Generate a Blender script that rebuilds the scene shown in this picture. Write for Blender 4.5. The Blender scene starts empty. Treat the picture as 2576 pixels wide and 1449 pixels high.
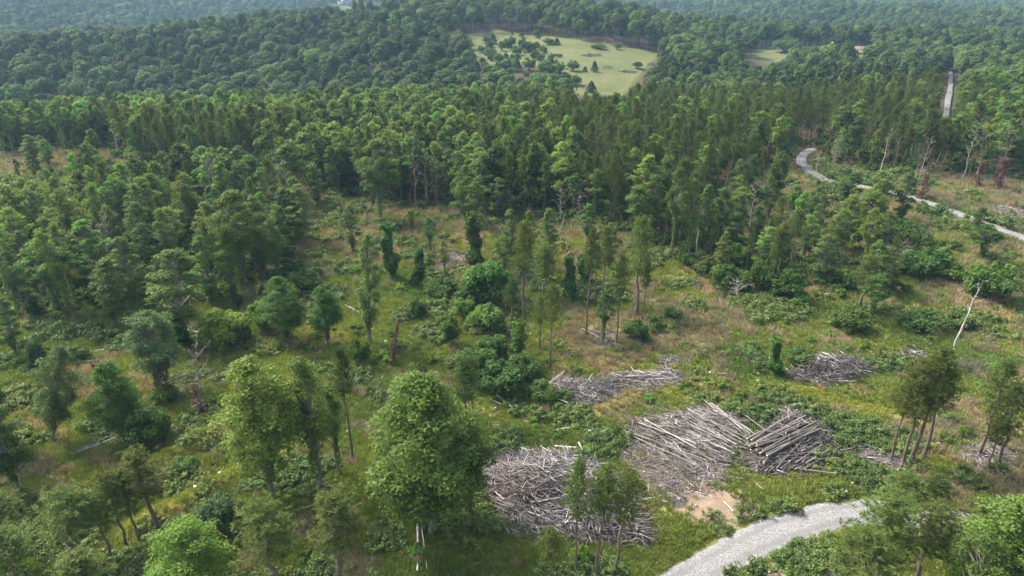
import bpy, math, random
import numpy as np

# ------------------------------------------------------------------ camera, light, exposure
S = bpy.context.scene
F = 705.0                      # focal length in pixels of a 1024 px wide frame
PITCH = math.radians(25.0)
CAMZ = 60.0
cam_d = bpy.data.cameras.new('camera'); cam = bpy.data.objects.new('camera', cam_d)
S.collection.objects.link(cam); S.camera = cam
cam.location = (0, 0, CAMZ); cam.rotation_euler = (math.radians(90) - PITCH, 0, 0)
cam_d.sensor_width = 36; cam_d.lens = 36 * F / 1024; cam_d.clip_start = 0.5; cam_d.clip_end = 20000

SUN_ELEV, SUN_AZ = 48.0, -58.0          # azimuth measured from +Y (view direction) towards +X
W = bpy.data.worlds.new('World'); S.world = W; W.use_nodes = True
wn = W.node_tree; bg = wn.nodes['Background']
sky = wn.nodes.new('ShaderNodeTexSky'); sky.sky_type = 'NISHITA'; sky.sun_disc = False
sky.sun_elevation = math.radians(SUN_ELEV); sky.sun_rotation = math.radians(SUN_AZ)
sky.air_density = 1.0; sky.dust_density = 5.0; sky.ozone_density = 1.0
hs_ = wn.nodes.new('ShaderNodeHueSaturation'); hs_.inputs['Saturation'].default_value = .62
wn.links.new(sky.outputs[0], hs_.inputs['Color']); wn.links.new(hs_.outputs[0], bg.inputs[0]); bg.inputs[1].default_value = 0.15
sd = bpy.data.lights.new('sun', 'SUN'); sd.energy = 2.5; sd.angle = math.radians(14); sd.color = (1.0, 0.93, 0.82)
sun = bpy.data.objects.new('sun', sd); S.collection.objects.link(sun)
e, a = math.radians(SUN_ELEV), math.radians(SUN_AZ)
from mathutils import Vector, Matrix
sdir = Vector((math.sin(a) * math.cos(e), math.cos(a) * math.cos(e), math.sin(e)))
sun.rotation_euler = sdir.to_track_quat('Z', 'Y').to_euler(); sun.location = sdir * 500
S.view_settings.view_transform = 'Standard'; S.view_settings.look = 'None'
S.view_settings.gamma = 1.0; S.view_settings.exposure = 1.36; S.view_settings.use_curve_mapping = False
S.cycles.max_bounces = 5; S.cycles.diffuse_bounces = 2; S.cycles.glossy_bounces = 1
S.cycles.transmission_bounces = 2; S.cycles.transparent_max_bounces = 6; S.cycles.volume_bounces = 0

rng = np.random.default_rng(7); random.seed(7)
K = 2576 / 1024.0               # picture notes below are read off a 2576 px wide copy

# ------------------------------------------------------------------ numpy noise and terrain
def _hash(ix, iy, s):
    h = (ix.astype(np.int64) * 374761393 + iy.astype(np.int64) * 668265263 + s * 974634777) & 0xffffffff
    h = ((h ^ (h >> 13)) * 1274126177) & 0xffffffff
    return ((h ^ (h >> 16)) & 0xffff) / 65535.0
def vnoise(x, y, s=0):
    x = np.asarray(x, float); y = np.asarray(y, float)
    ix, iy = np.floor(x), np.floor(y); fx, fy = x - ix, y - iy
    fx = fx * fx * (3 - 2 * fx); fy = fy * fy * (3 - 2 * fy)
    A, B = _hash(ix, iy, s), _hash(ix + 1, iy, s); C_, D = _hash(ix, iy + 1, s), _hash(ix + 1, iy + 1, s)
    return (A * (1 - fx) + B * fx) * (1 - fy) + (C_ * (1 - fx) + D * fx) * fy
def fbm(x, y, s=0, o=3):
    r = 0; a_ = .5; t = 0
    for i in range(o):
        r = r + a_ * vnoise(x * 2 ** i, y * 2 ** i, s + i); t += a_; a_ *= .5
    return r / t

TN = np.array([-1, -.6, -.3, -.2, 0, .08, .2, .33, .6, 1.0])
DN = np.array([0, 240, 300, 380, 430, 500, 600, 700, 800, 900, 1000, 1200, 1600, 2500, 4400.])
ZT = np.array([
    [0, 0, 0, -14, -20, -16, -12, -8, -12, -20, -18, -10, 10, 34, 70],
    [0, 0, -1, -20, -22, -18, -12, -10, -20, -38, -46, -40, -4, 34, 70],
    [0, 0, -5, -23, -21, -13, 1, -5, -24, -42, -55, -60, -27, 22, 70],
    [0, 0, -5, -20, -18, -10, 0, 3, -8, -32, -52, -62, -27, 22, 70],
    [0, 0, -6, -16, -10, -2, 6, 12, 10, -12, -45, -66, -34, 20, 70],
    [0, 0, -5, -9, -3, 1.5, 5.5, 8, 2, -18, -48, -66, -38, 16, 70],
    [0, 0, -6, -13, -11, -5, -4, -8, -16, -36, -52, -60, -44, 4, 60],
    [0, 0, -5, -12, -14, -16, -16, -16, -24, -31, -29, -21, -46, -10, 60],
    [0, 0, -1, -2, -3, -7, -12, -14, -22, -31, -29, -19, -46, -6, 60],
    [0, 0, -1, -2, -3, -7, -12, -14, -22, -31, -29, -19, -46, -6, 60]], float)
tg = np.linspace(-1, 1, 161); lg = np.linspace(math.log(20), math.log(4400), 261)
_rows = np.array([np.interp(np.exp(lg), DN, z) for z in ZT])
GZ = np.array([np.interp(tg, TN, _rows[:, j]) for j in range(len(lg))]).T
def _blur(A, r, ax):
    k = np.exp(-.5 * (np.arange(-3 * r, 3 * r + 1) / r) ** 2); k /= k.sum()
    Ap = np.pad(A, [(3 * r, 3 * r) if i == ax else (0, 0) for i in range(2)], 'edge')
    return np.apply_along_axis(lambda m: np.convolve(m, k, 'valid'), ax, Ap)
GZ = _blur(_blur(GZ, 4, 0), 1, 1)
def H0(x, y):
    d = np.hypot(x, y); t = np.clip(x / np.maximum(y, 40), -1, 1)
    fi = (t + 1) / 2 * 160; fj = (np.log(np.clip(d, 20, 4399)) - lg[0]) / (lg[-1] - lg[0]) * 260
    i = np.clip(fi.astype(int), 0, 159); j = np.clip(fj.astype(int), 0, 259); a_, b_ = fi - i, fj - j
    z = (GZ[i, j] * (1 - a_) + GZ[i + 1, j] * a_) * (1 - b_) + (GZ[i, j + 1] * (1 - a_) + GZ[i + 1, j + 1] * a_) * b_
    far = np.clip((d - 900) / 900, 0, 1)
    return z + far * (fbm(x / 420, y / 420, 31, 3) - .5) * 45 + np.clip((d - 300) / 200, 0, 1) * ((fbm(x / 90, y / 90, 21, 2) - .5) * 5 + np.clip((d - 430) / 200, 0, 1) * (.5 - np.abs(fbm(x / 170, y / 170, 24, 2) - .5) * 2) * 12)

def proj(x, y, z):
    c, s = math.cos(PITCH), math.sin(PITCH); dz = z - CAMZ
    dep = y * c - dz * s; up = y * s + dz * c
    return (512 + F * x / dep) * K, (288 - F * up / dep) * K
def ray(px_, py_):
    u = (np.asarray(px_, float) / K - 512) / F; v = (288 - np.asarray(py_, float) / K) / F
    c, s = math.cos(PITCH), math.sin(PITCH)
    return u, c + v * s, -s + v * c
def ground0(px_, py_, Hf=None):
    Hf = Hf or H0
    dx, dy, dz = ray(px_, py_); lo = np.full(np.shape(dx), 30.0); hi = lo * 1.03; done = np.zeros(np.shape(dx), bool)
    for _ in range(170):
        done |= (CAMZ + dz * hi) < Hf(dx * hi, dy * hi)
        if done.all(): break
        lo = np.where(done, lo, hi); hi = np.where(done, hi, hi * 1.03)
    for _ in range(14):
        t = (lo + hi) / 2; b_ = (CAMZ + dz * t) < Hf(dx * t, dy * t); hi = np.where(b_, t, hi); lo = np.where(b_, lo, t)
    t = hi
    x, y = dx * t, dy * t
    return x, y
def height_for(x, y, ytop):
    k = (288 - ytop / K) / F; c, s = math.cos(PITCH), math.sin(PITCH)
    return CAMZ + y * (k * c - s) / (c + k * s)
def x_for(xtop, y, z):
    c, s = math.cos(PITCH), math.sin(PITCH)
    return (xtop / K - 512) / F * (y * c - (z - CAMZ) * s)
def depth(x, y, z): return y * math.cos(PITCH) - (z - CAMZ) * math.sin(PITCH)

def resample(pts, step):
    pts = np.asarray(pts, float); seg = np.hypot(*np.diff(pts, axis=0).T); s = np.r_[0, np.cumsum(seg)]
    n = max(2, int(s[-1] / step)); q = np.linspace(0, s[-1], n)
    return np.c_[np.interp(q, s, pts[:, 0]), np.interp(q, s, pts[:, 1])]
def smooth(pts, it=3):
    pts = np.asarray(pts, float)
    for _ in range(it):
        q = np.empty((2 * len(pts), 2)); q[0] = pts[0]; q[-1] = pts[-1]
        q[1:-1:2] = pts[:-1] * .75 + pts[1:] * .25; q[2:-1:2] = pts[:-1] * .25 + pts[1:] * .75; pts = q
    return pts
def world(pl):
    pl = np.asarray(pl, float); x, y = ground0(pl[:, 0], pl[:, 1]); return np.c_[x, y]
def inside(poly, x, y):
    x = np.asarray(x, float); y = np.asarray(y, float); r = np.zeros(np.shape(x), bool); n = len(poly)
    for i in range(n):
        x1, y1 = poly[i]; x2, y2 = poly[(i + 1) % n]
        if y1 == y2: continue
        c = ((y1 > y) != (y2 > y)) & (x < (x2 - x1) * (y - y1) / (y2 - y1) + x1); r ^= c
    return r
def pdist(line, x, y, closed=False):
    x = np.asarray(x, float); y = np.asarray(y, float); best = np.full(np.shape(x), 1e9)
    L = list(map(tuple, line)) + ([tuple(line[0])] if closed else [])
    for (x1, y1), (x2, y2) in zip(L[:-1], L[1:]):
        dx, dy = x2 - x1, y2 - y1; q = dx * dx + dy * dy + 1e-9
        t = np.clip(((x - x1) * dx + (y - y1) * dy) / q, 0, 1)
        best = np.minimum(best, np.hypot(x - x1 - t * dx, y - y1 - t * dy))
    return best
def sdist(poly, x, y):
    d = pdist(poly, x, y, True); return np.where(inside(poly, x, y), d, -d)

# roads: the two edges of each
NEAR_L = world([(1480, 1560), (1560, 1510), (1660, 1449), (1760, 1385), (1900, 1312), (2050, 1270), (2150, 1258), (2260, 1262), (2400, 1280), (2576, 1318), (2750, 1370), (3000, 1460)])
NEAR_R = world([(1640, 1600), (1720, 1540), (1832, 1449), (1950, 1388), (2050, 1350), (2140, 1320), (2240, 1318), (2320, 1328), (2440, 1352), (2576, 1400), (2750, 1460), (2950, 1560)])
FAR_L = world([(2800, 668), (2680, 630), (2576, 591), (2480, 556), (2400, 526), (2290, 490), (2200, 469), (2110, 457), (2065, 443), (2035, 418), (2024, 402), (2036, 385), (2060, 376)])
FAR_R = world([(2800, 700), (2680, 658), (2576, 613), (2480, 579), (2400, 548), (2290, 505), (2200, 481), (2100, 469), (2045, 455), (2012, 428), (2000, 402), (2014, 382), (2040, 370)])
def roadpoly(a_, b_):
    a_, b_ = smooth(a_), smooth(b_); n = 160
    def rs(p):
        s = np.r_[0, np.cumsum(np.hypot(*np.diff(p, axis=0).T))]; q = np.linspace(0, s[-1], n)
        return np.c_[np.interp(q, s, p[:, 0]), np.interp(q, s, p[:, 1])]
    return rs(a_), rs(b_)
NL, NR = roadpoly(NEAR_L, NEAR_R); FL, FR = roadpoly(FAR_L, FAR_R)
NCEN, FCEN = (NL + NR) / 2, (FL + FR) / 2
ROADS = [(NCEN[::5], float(np.hypot(*(NL - NR).T).mean()) / 2), (FCEN[::5], float(np.hypot(*(FL - FR).T).mean()) / 2)]
def road_d(x, y):      # distance outside the road edge, negative on it
    r = np.full(np.shape(x), 1e9)
    x = np.asarray(x, float); y = np.asarray(y, float)
    if x.ndim == 0: x, y = x[None], y[None]; r = r.reshape(1)
    for c_, hw in ROADS:
        (a_, b_), (e_, d_) = c_.min(0) - 9, c_.max(0) + 9; q = (x > a_) & (x < e_) & (y > b_) & (y < d_)
        if q.any(): r[q] = np.minimum(r[q], pdist(c_, x[q], y[q]) - hw)
    return np.minimum(r, 99)

BERMS = [world(p) for p in ([(250, 1250), (420, 1160), (520, 1110), (600, 1070), (720, 1000)],
                            [(340, 1330), (470, 1260), (560, 1215), (660, 1160), (800, 1100)],
                            [(1180, 1020), (1400, 1045), (1520, 1015), (1620, 975), (1800, 960), (2050, 985), (2200, 1000)])]
def H(x, y):
    x = np.asarray(x, float); y = np.asarray(y, float)
    z = H0(x, y)
    near = np.clip((330 - np.hypot(x, y)) / 60, 0, 1) * np.clip((road_d(x, y)) / 3, 0, 1)
    b = (fbm(x / 22, y / 22, 3, 3) - .5) * 2.4 + (fbm(x / 3.2, y / 3.2, 9, 2) - .5) * .55
    for i, l in enumerate(BERMS):
        d = pdist(l, x, y); b = b + (np.exp(-(d / 1.3) ** 2) * .8 - np.exp(-((d - 2.6) / 1.1) ** 2) * .35) * (1, 1, .35)[i]
    return z + near * b
def ground(px_, py_):
    x, y = ground0(np.atleast_1d(px_), np.atleast_1d(py_)); return x, y, H(x, y)

# material zones of the ground, traced on the ground
PILE_A = [(1200, 1175), (1240, 1150), (1330, 1138), (1440, 1148), (1520, 1172), (1570, 1225), (1590, 1290), (1640, 1345), (1620, 1372), (1540, 1362), (1450, 1350), (1330, 1325), (1262, 1285), (1222, 1232)]
PILE_B = [(1555, 1060), (1680, 1025), (1800, 1015), (1900, 1060), (1860, 1150), (1840, 1185), (1700, 1150)]
PILE_C = [(1840, 1165), (1900, 1090), (1960, 1030), (2040, 1045), (2100, 1085), (2110, 1140), (2050, 1200), (1920, 1200)]
PILE_D = [(1360, 990), (1400, 960), (1540, 950), (1560, 985), (1500, 1020), (1400, 1025)]
PILE_D2 = [(1520, 950), (1590, 925), (1690, 920), (1740, 945), (1700, 965), (1560, 972)]
PILE_E = [(1980, 945), (2040, 905), (2130, 905), (2200, 930), (2170, 965), (2060, 982), (1990, 965)]
LITTER_PX = [PILE_A, PILE_B, PILE_C, PILE_D, PILE_D2, PILE_E,
    [(1540, 1130), (1640, 1080), (1850, 1120), (1840, 1220), (1700, 1250), (1600, 1240)],
    [(2040, 1120), (2230, 1125), (2330, 1180), (2330, 1215), (2200, 1190), (2080, 1150)], [(2390, 1120), (2500, 1110), (2576, 1180), (2450, 1200)],
    [(1860, 455), (1940, 452), (1945, 472), (1870, 475)], [(2470, 510), (2576, 520), (2640, 570), (2520, 560)], [(2190, 495), (2240, 500), (2235, 515), (2190, 510)],
    [(180, 1130), (290, 1090), (300, 1110), (200, 1150)], [(2200, 880), (2340, 865), (2350, 900), (2240, 905)], [(1130, 630), (1190, 640), (1160, 690), (1070, 690)],
    [(1480, 820), (1560, 830), (1540, 880), (1490, 870)], [(1640, 890), (1740, 895), (1740, 920), (1660, 920)]]
DIRT_PX = [[(1655, 1243), (1700, 1224), (1775, 1216), (1860, 1243), (1925, 1280), (1850, 1330), (1750, 1322), (1685, 1298)],
           [(1890, 1470), (1930, 1410), (2000, 1425), (2020, 1480), (1960, 1560)]]
PUD_PX = [[(1657, 1255), (1690, 1240), (1735, 1258), (1722, 1285), (1660, 1272)]]
TRACK_PX = [[(2552, 640), (2535, 760), (2540, 900), (2590, 1050)], [(1500, 1015), (1620, 982), (1790, 968), (2050, 990), (2300, 1060)],
            [(1120, 1010), (1300, 1060), (1450, 1075)], [(250, 1250), (420, 1160), (600, 1065)], [(340, 1330), (560, 1215), (700, 1140)]]
FIELD_PX = [(1100, 100), (1200, 84), (1255, 76), (1330, 88), (1420, 98), (1500, 108), (1655, 133), (1640, 152), (1600, 195), (1565, 240), (1440, 240), (1425, 182), (1330, 160), (1200, 160)]
FIELD2_PX = [(1870, 125), (1960, 122), (2080, 126), (2190, 128), (2190, 170), (2080, 168), (1960, 160), (1890, 150)]
FIELD3_PX = [(800, 16), (845, 11), (900, 9), (960, 12), (970, 16), (900, 20), (830, 20)]
LITTER = [world(p) for p in LITTER_PX]; DIRT = [world(p) for p in DIRT_PX]; PUD = [world(p) for p in PUD_PX]; TRACK = [world(p) for p in TRACK_PX]
FIELD, FIELD2 = world(FIELD_PX), world(FIELD2_PX)
FOREST_LINE = [(-900, 392), (0, 390), (140, 385), (300, 378), (330, 440), (480, 470), (740, 455), (880, 500), (1050, 515), (1250, 545), (1450, 555),
               (1560, 580), (1700, 600), (1800, 500), (1870, 440), (1990, 425), (2060, 410), (2200, 432), (2400, 440), (2576, 452), (3300, 470)]
_fx, _fy = ground0(np.array([p[0] for p in FOREST_LINE]), np.array([p[1] for p in FOREST_LINE]))
FOREST = [tuple(p) for p in zip(_fx, _fy)]
FOREST = [(-4500, FOREST[0][1])] + FOREST + [(4500, FOREST[-1][1]), (4500, 4400), (-4500, 4400)]
ZM = world([(-500, 600), (0, 580), (250, 500), (330, 470), (480, 480), (760, 480), (770, 590), (740, 700), (600, 745), (430, 800), (200, 800), (0, 860), (-500, 860)])
ZR = world([(1560, 590), (1720, 610), (1850, 480), (2050, 520), (2260, 560), (2420, 640), (2260, 740), (1900, 740), (1650, 640)])
def near_any(polys, x, y, r):
    m = np.zeros(np.shape(x))
    for p in polys:
        (a_, b_), (c_, d_) = p.min(0) - r - .1, p.max(0) + r + .1; q = (x > a_) & (x < c_) & (y > b_) & (y < d_)
        if q.any(): m[q] = np.maximum(m[q], np.clip(.5 + sdist(p, x[q], y[q]) / (2 * r), 0, 1))
    return m

# ------------------------------------------------------------------ materials
class NT:
    def __init__(s, m): m.use_nodes = True; s.t = m.node_tree; s.t.nodes.clear()
    def n(s, ty, ins=None, **kw):
        o = s.t.nodes.new(ty)
        for k_, v in kw.items(): setattr(o, k_, v)
        for k_, v in (ins or {}).items():
            if isinstance(v, bpy.types.NodeSocket): s.t.links.new(v, o.inputs[k_])
            else: o.inputs[k_].default_value = v
        return o
    def mix(s, f, a_, b_, mode='MIX'):
        o = s.n('ShaderNodeMix', data_type='RGBA', blend_type=mode); i = o.inputs
        for k_, v in ((0, f), (6, a_), (7, b_)):
            if isinstance(v, bpy.types.NodeSocket): s.t.links.new(v, i[k_])
            else: i[k_].default_value = v if k_ == 0 else (*v, 1)[:4]
        return o.outputs[2]
    def math(s, op, a_, b_=0.0, c=None, clamp=False):
        o = s.n('ShaderNodeMath', {0: a_, 1: b_}, operation=op, use_clamp=clamp)
        if c is not None: o.inputs[2].default_value = c
        return o.outputs[0]
    def noise(s, scale, detail=3, vec=None, rough=.55):
        o = s.n('ShaderNodeTexNoise', {'Scale': scale, 'Detail': detail, 'Roughness': rough})
        if vec is not None: s.t.links.new(vec, o.inputs['Vector'])
        return o.outputs['Fac']
    def ramp(s, f, stops):
        o = s.n('ShaderNodeValToRGB', {0: f}); e_ = o.color_ramp.elements
        while len(e_) < len(stops): e_.new(.5)
        for q, (p, c) in zip(e_, stops): q.position = p; q.color = (*c, 1)
        return o.outputs[0]
    def step(s, f, lo, hi): return s.n('ShaderNodeMapRange', {0: f, 1: lo, 2: hi, 3: 0., 4: 1.}).outputs[0]
    def attr(s, name, ty='GEOMETRY'): return s.n('ShaderNodeAttribute', attribute_name=name, attribute_type=ty)
    def out(s, sh): s.t.links.new(sh, s.n('ShaderNodeOutputMaterial').inputs[0])
def mat(name): m = bpy.data.materials.new(name); return m, NT(m)

def foliage(name, ca, cb, trans=.3, rough=.55, spec=.25):
    m, t = mat(name)
    lv = t.attr('lv').outputs['Fac']; tint = t.attr('tint', 'INSTANCER').outputs['Vector']
    r = t.n('ShaderNodeObjectInfo').outputs['Random']
    c = t.mix(lv, ca, cb)
    c = t.mix(1.0, c, tint, 'MULTIPLY')
    hs = t.n('ShaderNodeHueSaturation', {'Color': c, 'Hue': t.math('MULTIPLY_ADD', r, .035, .4825), 'Value': t.math('MULTIPLY_ADD', r, .3, .85), 'Saturation': .92})
    c = hs.outputs[0]
    p = t.n('ShaderNodeBsdfPrincipled', {'Base Color': c, 'Roughness': rough, 'Specular IOR Level': spec})
    tr = t.n('ShaderNodeBsdfTranslucent', {'Color': t.mix(1.0, c, (1.25, 1.3, .7), 'MULTIPLY')})
    mx = t.n('ShaderNodeMixShader', {0: trans, 1: p.outputs[0], 2: tr.outputs[0]})
    t.out(mx.outputs[0]); return m
M_LEAF = foliage('hardwood_leaves', (.060, .100, .024), (.118, .168, .046), .45, .6, .15)
M_PINE = foliage('pine_needles', (.052, .078, .020), (.108, .142, .040), .38, .6, .15)
M_FAR = foliage('far_leaves', (.040, .068, .019), (.105, .145, .040), .25, .7, .1)
M_GRASS = foliage('grass_blades', (.13, .16, .032), (.25, .265, .065), .3, .7, .15)
M_DRY = foliage('dry_grass_blades', (.19, .16, .09), (.37, .315, .205), .3, .8, .1)
M_WEED = foliage('weed_leaves', (.08, .13, .025), (.16, .215, .05), .3, .6)
M_BROWNLEAF = foliage('brown_dead_leaves', (.085, .052, .038), (.19, .125, .09), .2, .8, .1)

def wood(name, ca, cb, scale=3.0):
    m, t = mat(name)
    g = t.n('ShaderNodeTexCoord').outputs['Object']
    mp = t.n('ShaderNodeMapping', {0: g, 3: (1, 1, .25)}).outputs[0]
    f = t.noise(scale, 4, mp)
    c = t.ramp(f, [(.3, ca), (.7, cb)])
    c = t.mix(1.0, c, t.attr('tint', 'INSTANCER').outputs['Vector'], 'MULTIPLY')
    p = t.n('ShaderNodeBsdfPrincipled', {'Base Color': c, 'Roughness': .85, 'Specular IOR Level': .2})
    b = t.n('ShaderNodeBump', {'Height': f, 'Strength': .5, 'Distance': .05}); t.t.links.new(b.outputs[0], p.inputs['Normal'])
    t.out(p.outputs[0]); return m
M_BARK = wood('grey_brown_bark', (.10, .085, .07), (.27, .24, .205))
M_PBARK = wood('pine_bark', (.075, .058, .048), (.20, .16, .13))
M_DEADW = wood('weathered_dead_wood', (.17, .15, .135), (.40, .37, .34))
M_LOG = wood('peeled_log_wood', (.17, .157, .15), (.50, .475, .455), 2.2)
M_END, t_ = mat('cut_log_end')
t_.out(t_.n('ShaderNodeBsdfPrincipled', {'Base Color': t_.ramp(t_.noise(9), [(.3, (.34, .27, .20)), (.7, (.55, .47, .38))]), 'Roughness': .9}).outputs[0])
M_STICK, t_ = mat('weathered_branches')
_c = t_.ramp(t_.attr('lv').outputs['Fac'], [(0, (.032, .029, .028)), (.35, (.115, .104, .099)), (.7, (.29, .27, .26)), (1, (.62, .59, .57))])
_c = t_.mix(t_.step(t_.noise(2.5, 3), .35, .75), _c, t_.mix(1.0, _c, (.62, .55, .5), 'MULTIPLY'))
t_.out(t_.n('ShaderNodeBsdfPrincipled', {'Base Color': _c, 'Roughness': .85, 'Specular IOR Level': .15}).outputs[0])

# ground
M_GROUND, t_ = mat('clearing_ground')
P = t_.n('ShaderNodeNewGeometry').outputs['Position']
n1 = t_.noise(.045, 4, P); n2 = t_.noise(.35, 4, P); n3 = t_.noise(2.2, 4, P, .7); n4 = t_.noise(9, 3, P, .7); n5 = t_.noise(.013, 3, P)
c = t_.ramp(n2, [(.30, (.10, .125, .03)), (.48, (.16, .18, .045)), (.62, (.21, .215, .065)), (.78, (.26, .23, .10))])
tan = t_.step(t_.math('MULTIPLY_ADD', n3, .45, 0), 0, 1)
tm = t_.step(t_.math('ADD', t_.math('MULTIPLY', n1, .6), t_.math('MULTIPLY', n2, .55)), .59, .70)
c = t_.mix(t_.math('MULTIPLY', tm, .75), c, t_.ramp(n3, [(.3, (.12, .10, .05)), (.55, (.25, .20, .115)), (.75, (.34, .28, .18))]))
c = t_.mix(t_.step(n3, .60, .74), c, (.065, .08, .026))
def M(name): return t_.attr(name).outputs['Fac']
def edge(name, amt=.55):
    return t_.step(t_.math('ADD', M(name), t_.math('MULTIPLY', t_.math('SUBTRACT', t_.math('ADD', t_.math('MULTIPLY', n2, .5), t_.math('MULTIPLY', n3, .5)), .5), amt * 2.2)), .42, .6)
c = t_.mix(t_.math('MULTIPLY', edge('track'), .75), c, t_.ramp(n3, [(.3, (.12, .125, .025)), (.7, (.22, .19, .065))]))
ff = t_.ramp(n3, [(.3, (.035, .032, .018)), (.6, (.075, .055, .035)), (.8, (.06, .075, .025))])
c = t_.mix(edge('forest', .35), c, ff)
c = t_.mix(M('past'), c, t_.ramp(t_.math('ADD', t_.math('MULTIPLY', n1, .6), t_.math('MULTIPLY', n2, .4)), [(.35, (.075, .10, .030)), (.5, (.105, .12, .042)), (.65, (.145, .14, .062))]))
c = t_.mix(edge('litter'), c, t_.ramp(n4, [(.25, (.07, .055, .045)), (.5, (.17, .14, .12)), (.75, (.32, .275, .24))]))
c = t_.mix(edge('dirt', .4), c, t_.ramp(t_.math('ADD', t_.math('MULTIPLY', n2, .4), t_.math('MULTIPLY', n4, .6)), [(.3, (.13, .098, .068)), (.5, (.245, .18, .122)), (.7, (.38, .30, .215))]))
pm = edge('pud', .25)
c = t_.mix(pm, c, (.085, .075, .07))
p = t_.n('ShaderNodeBsdfPrincipled', {'Base Color': c, 'Roughness': t_.math('SUBTRACT', .95, t_.math('MULTIPLY', pm, .45)), 'Specular IOR Level': .15})
b = t_.n('ShaderNodeBump', {'Height': t_.math('ADD', n3, t_.math('MULTIPLY', n4, .4)), 'Strength': .8, 'Distance': .25}); t_.t.links.new(b.outputs[0], p.inputs['Normal'])
t_.out(p.outputs[0])

M_GRAVEL, t_ = mat('grey_gravel')
P = t_.n('ShaderNodeNewGeometry').outputs['Position']
g1 = t_.noise(5.5, 5, P, .85); g2 = t_.noise(.5, 3, P); across = t_.attr('lv').outputs['Fac']
c = t_.ramp(g1, [(.36, (.10, .10, .098)), (.5, (.215, .214, .212)), (.64, (.39, .39, .388))])
rut = t_.n('ShaderNodeMath', {0: t_.math('COSINE', t_.math('MULTIPLY', across, 12.566)), 1: -1.0}, operation='MULTIPLY').outputs[0]
c = t_.mix(t_.math('MULTIPLY', t_.step(t_.math('ADD', rut, t_.math('MULTIPLY', g2, 1.2)), .7, 1.5), .62), c, (.155, .152, .147))
c = t_.mix(t_.math('MULTIPLY', t_.step(g2, .56, .72), .35), c, (.20, .17, .13))
p = t_.n('ShaderNodeBsdfPrincipled', {'Base Color': c, 'Roughness': .9, 'Specular IOR Level': .2})
b = t_.n('ShaderNodeBump', {'Height': g1, 'Strength': 1.0, 'Distance': .06}); t_.t.links.new(b.outputs[0], p.inputs['Normal'])
t_.out(p.outputs[0])
def plain(name, col, rough=.8):
    m, t = mat(name); t.out(t.n('ShaderNodeBsdfPrincipled', {'Base Color': t.ramp(t.noise(1.5, 3), [(.3, tuple(.85 * q for q in col)), (.7, col)]), 'Roughness': rough}).outputs[0]); return m
M_WHITE = plain('white_painted_siding', (.75, .75, .73)); M_ROOF = plain('brown_shingle_roof', (.16, .12, .11)); M_METAL = plain('pale_metal_roof', (.70, .72, .74), .5)
M_POLE = plain('utility_pole_wood', (.30, .26, .21)); M_ROCK = plain('pale_rock', (.55, .53, .5)); M_DARKWIN = plain('dark_window', (.04, .045, .05), .3)

# ------------------------------------------------------------------ mesh helpers
def link(o): S.collection.objects.link(o); return o
def mk_mesh(name, V, Fc, mat_=None, lv=None, smooth_=False, matidx=None):
    """V (n,3); Fc (m,k) array or list of such arrays with different k"""
    me = bpy.data.meshes.new(name)
    V = np.asarray(V, np.float32); Fs = Fc if isinstance(Fc, list) else [Fc]
    Fs = [np.asarray(f, np.int32) for f in Fs if len(f)]
    me.vertices.add(len(V)); me.vertices.foreach_set('co', V.ravel())
    nl = sum(f.size for f in Fs); nf = sum(len(f) for f in Fs)
    me.loops.add(nl); me.loops.foreach_set('vertex_index', np.concatenate([f.ravel() for f in Fs]))
    tot = np.concatenate([np.full(len(f), f.shape[1], np.int32) for f in Fs])
    me.polygons.add(nf); me.polygons.foreach_set('loop_start', np.r_[0, np.cumsum(tot)[:-1]].astype(np.int32)); me.polygons.foreach_set('loop_total', tot)
    if smooth_: me.polygons.foreach_set('use_smooth', np.ones(nf, bool))
    if matidx is not None: me.polygons.foreach_set('material_index', np.asarray(matidx, np.int32))
    for m_ in (mat_ if isinstance(mat_, (list, tuple)) else [mat_]):
        if m_: me.materials.append(m_)
    if lv is not None:
        at = me.attributes.new('lv', 'FLOAT', 'POINT'); at.data.foreach_set('value', np.asarray(lv, np.float32))
    me.update(calc_edges=True); return me
def unit(v): return v / np.maximum(np.linalg.norm(v, axis=-1, keepdims=True), 1e-6)
def leaf_quads(C_, N, size, asp, g, lv):
    n = len(C_); r = unit(g.normal(size=(n, 3))); T = unit(np.cross(N, r)); B = np.cross(N, T)
    s = size * g.uniform(.6, 1.35, (n, 1)); s = s if np.ndim(size) == 0 else s
    fold = N * s * g.uniform(-.25, .25, (n, 1))
    V = np.stack([C_ - T * s, C_ - B * s * asp + fold, C_ + T * s, C_ + B * s * asp + fold * .5], 1).reshape(-1, 3)
    Fc = np.arange(4 * n).reshape(n, 4)
    return V, Fc, np.repeat(lv, 4)
def tube(path, rad, sides=5, cap=False):
    path = np.asarray(path, float); rad = np.asarray(rad, float); n = len(path)
    d = np.gradient(path, axis=0); d = unit(d); up = np.array([.13, .97, .2]); a1 = unit(np.cross(d, up)); a2 = np.cross(d, a1)
    th = np.arange(sides) / sides * 2 * math.pi
    V = path[:, None] + (a1[:, None] * np.cos(th)[None, :, None] + a2[:, None] * np.sin(th)[None, :, None]) * rad[:, None, None]
    i = np.arange(n - 1)[:, None] * sides; j = np.arange(sides)[None]; j2 = (j + 1) % sides
    Fc = np.stack([i + j, i + j2, i + sides + j2, i + sides + j], -1).reshape(-1, 4)
    return V.reshape(-1, 3), Fc
def join(parts):
    Vs, Fs, o = [], [], 0
    for V, Fc in parts: Vs.append(V); Fs.append(Fc + o); o += len(V)
    return np.concatenate(Vs), np.concatenate(Fs)
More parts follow.
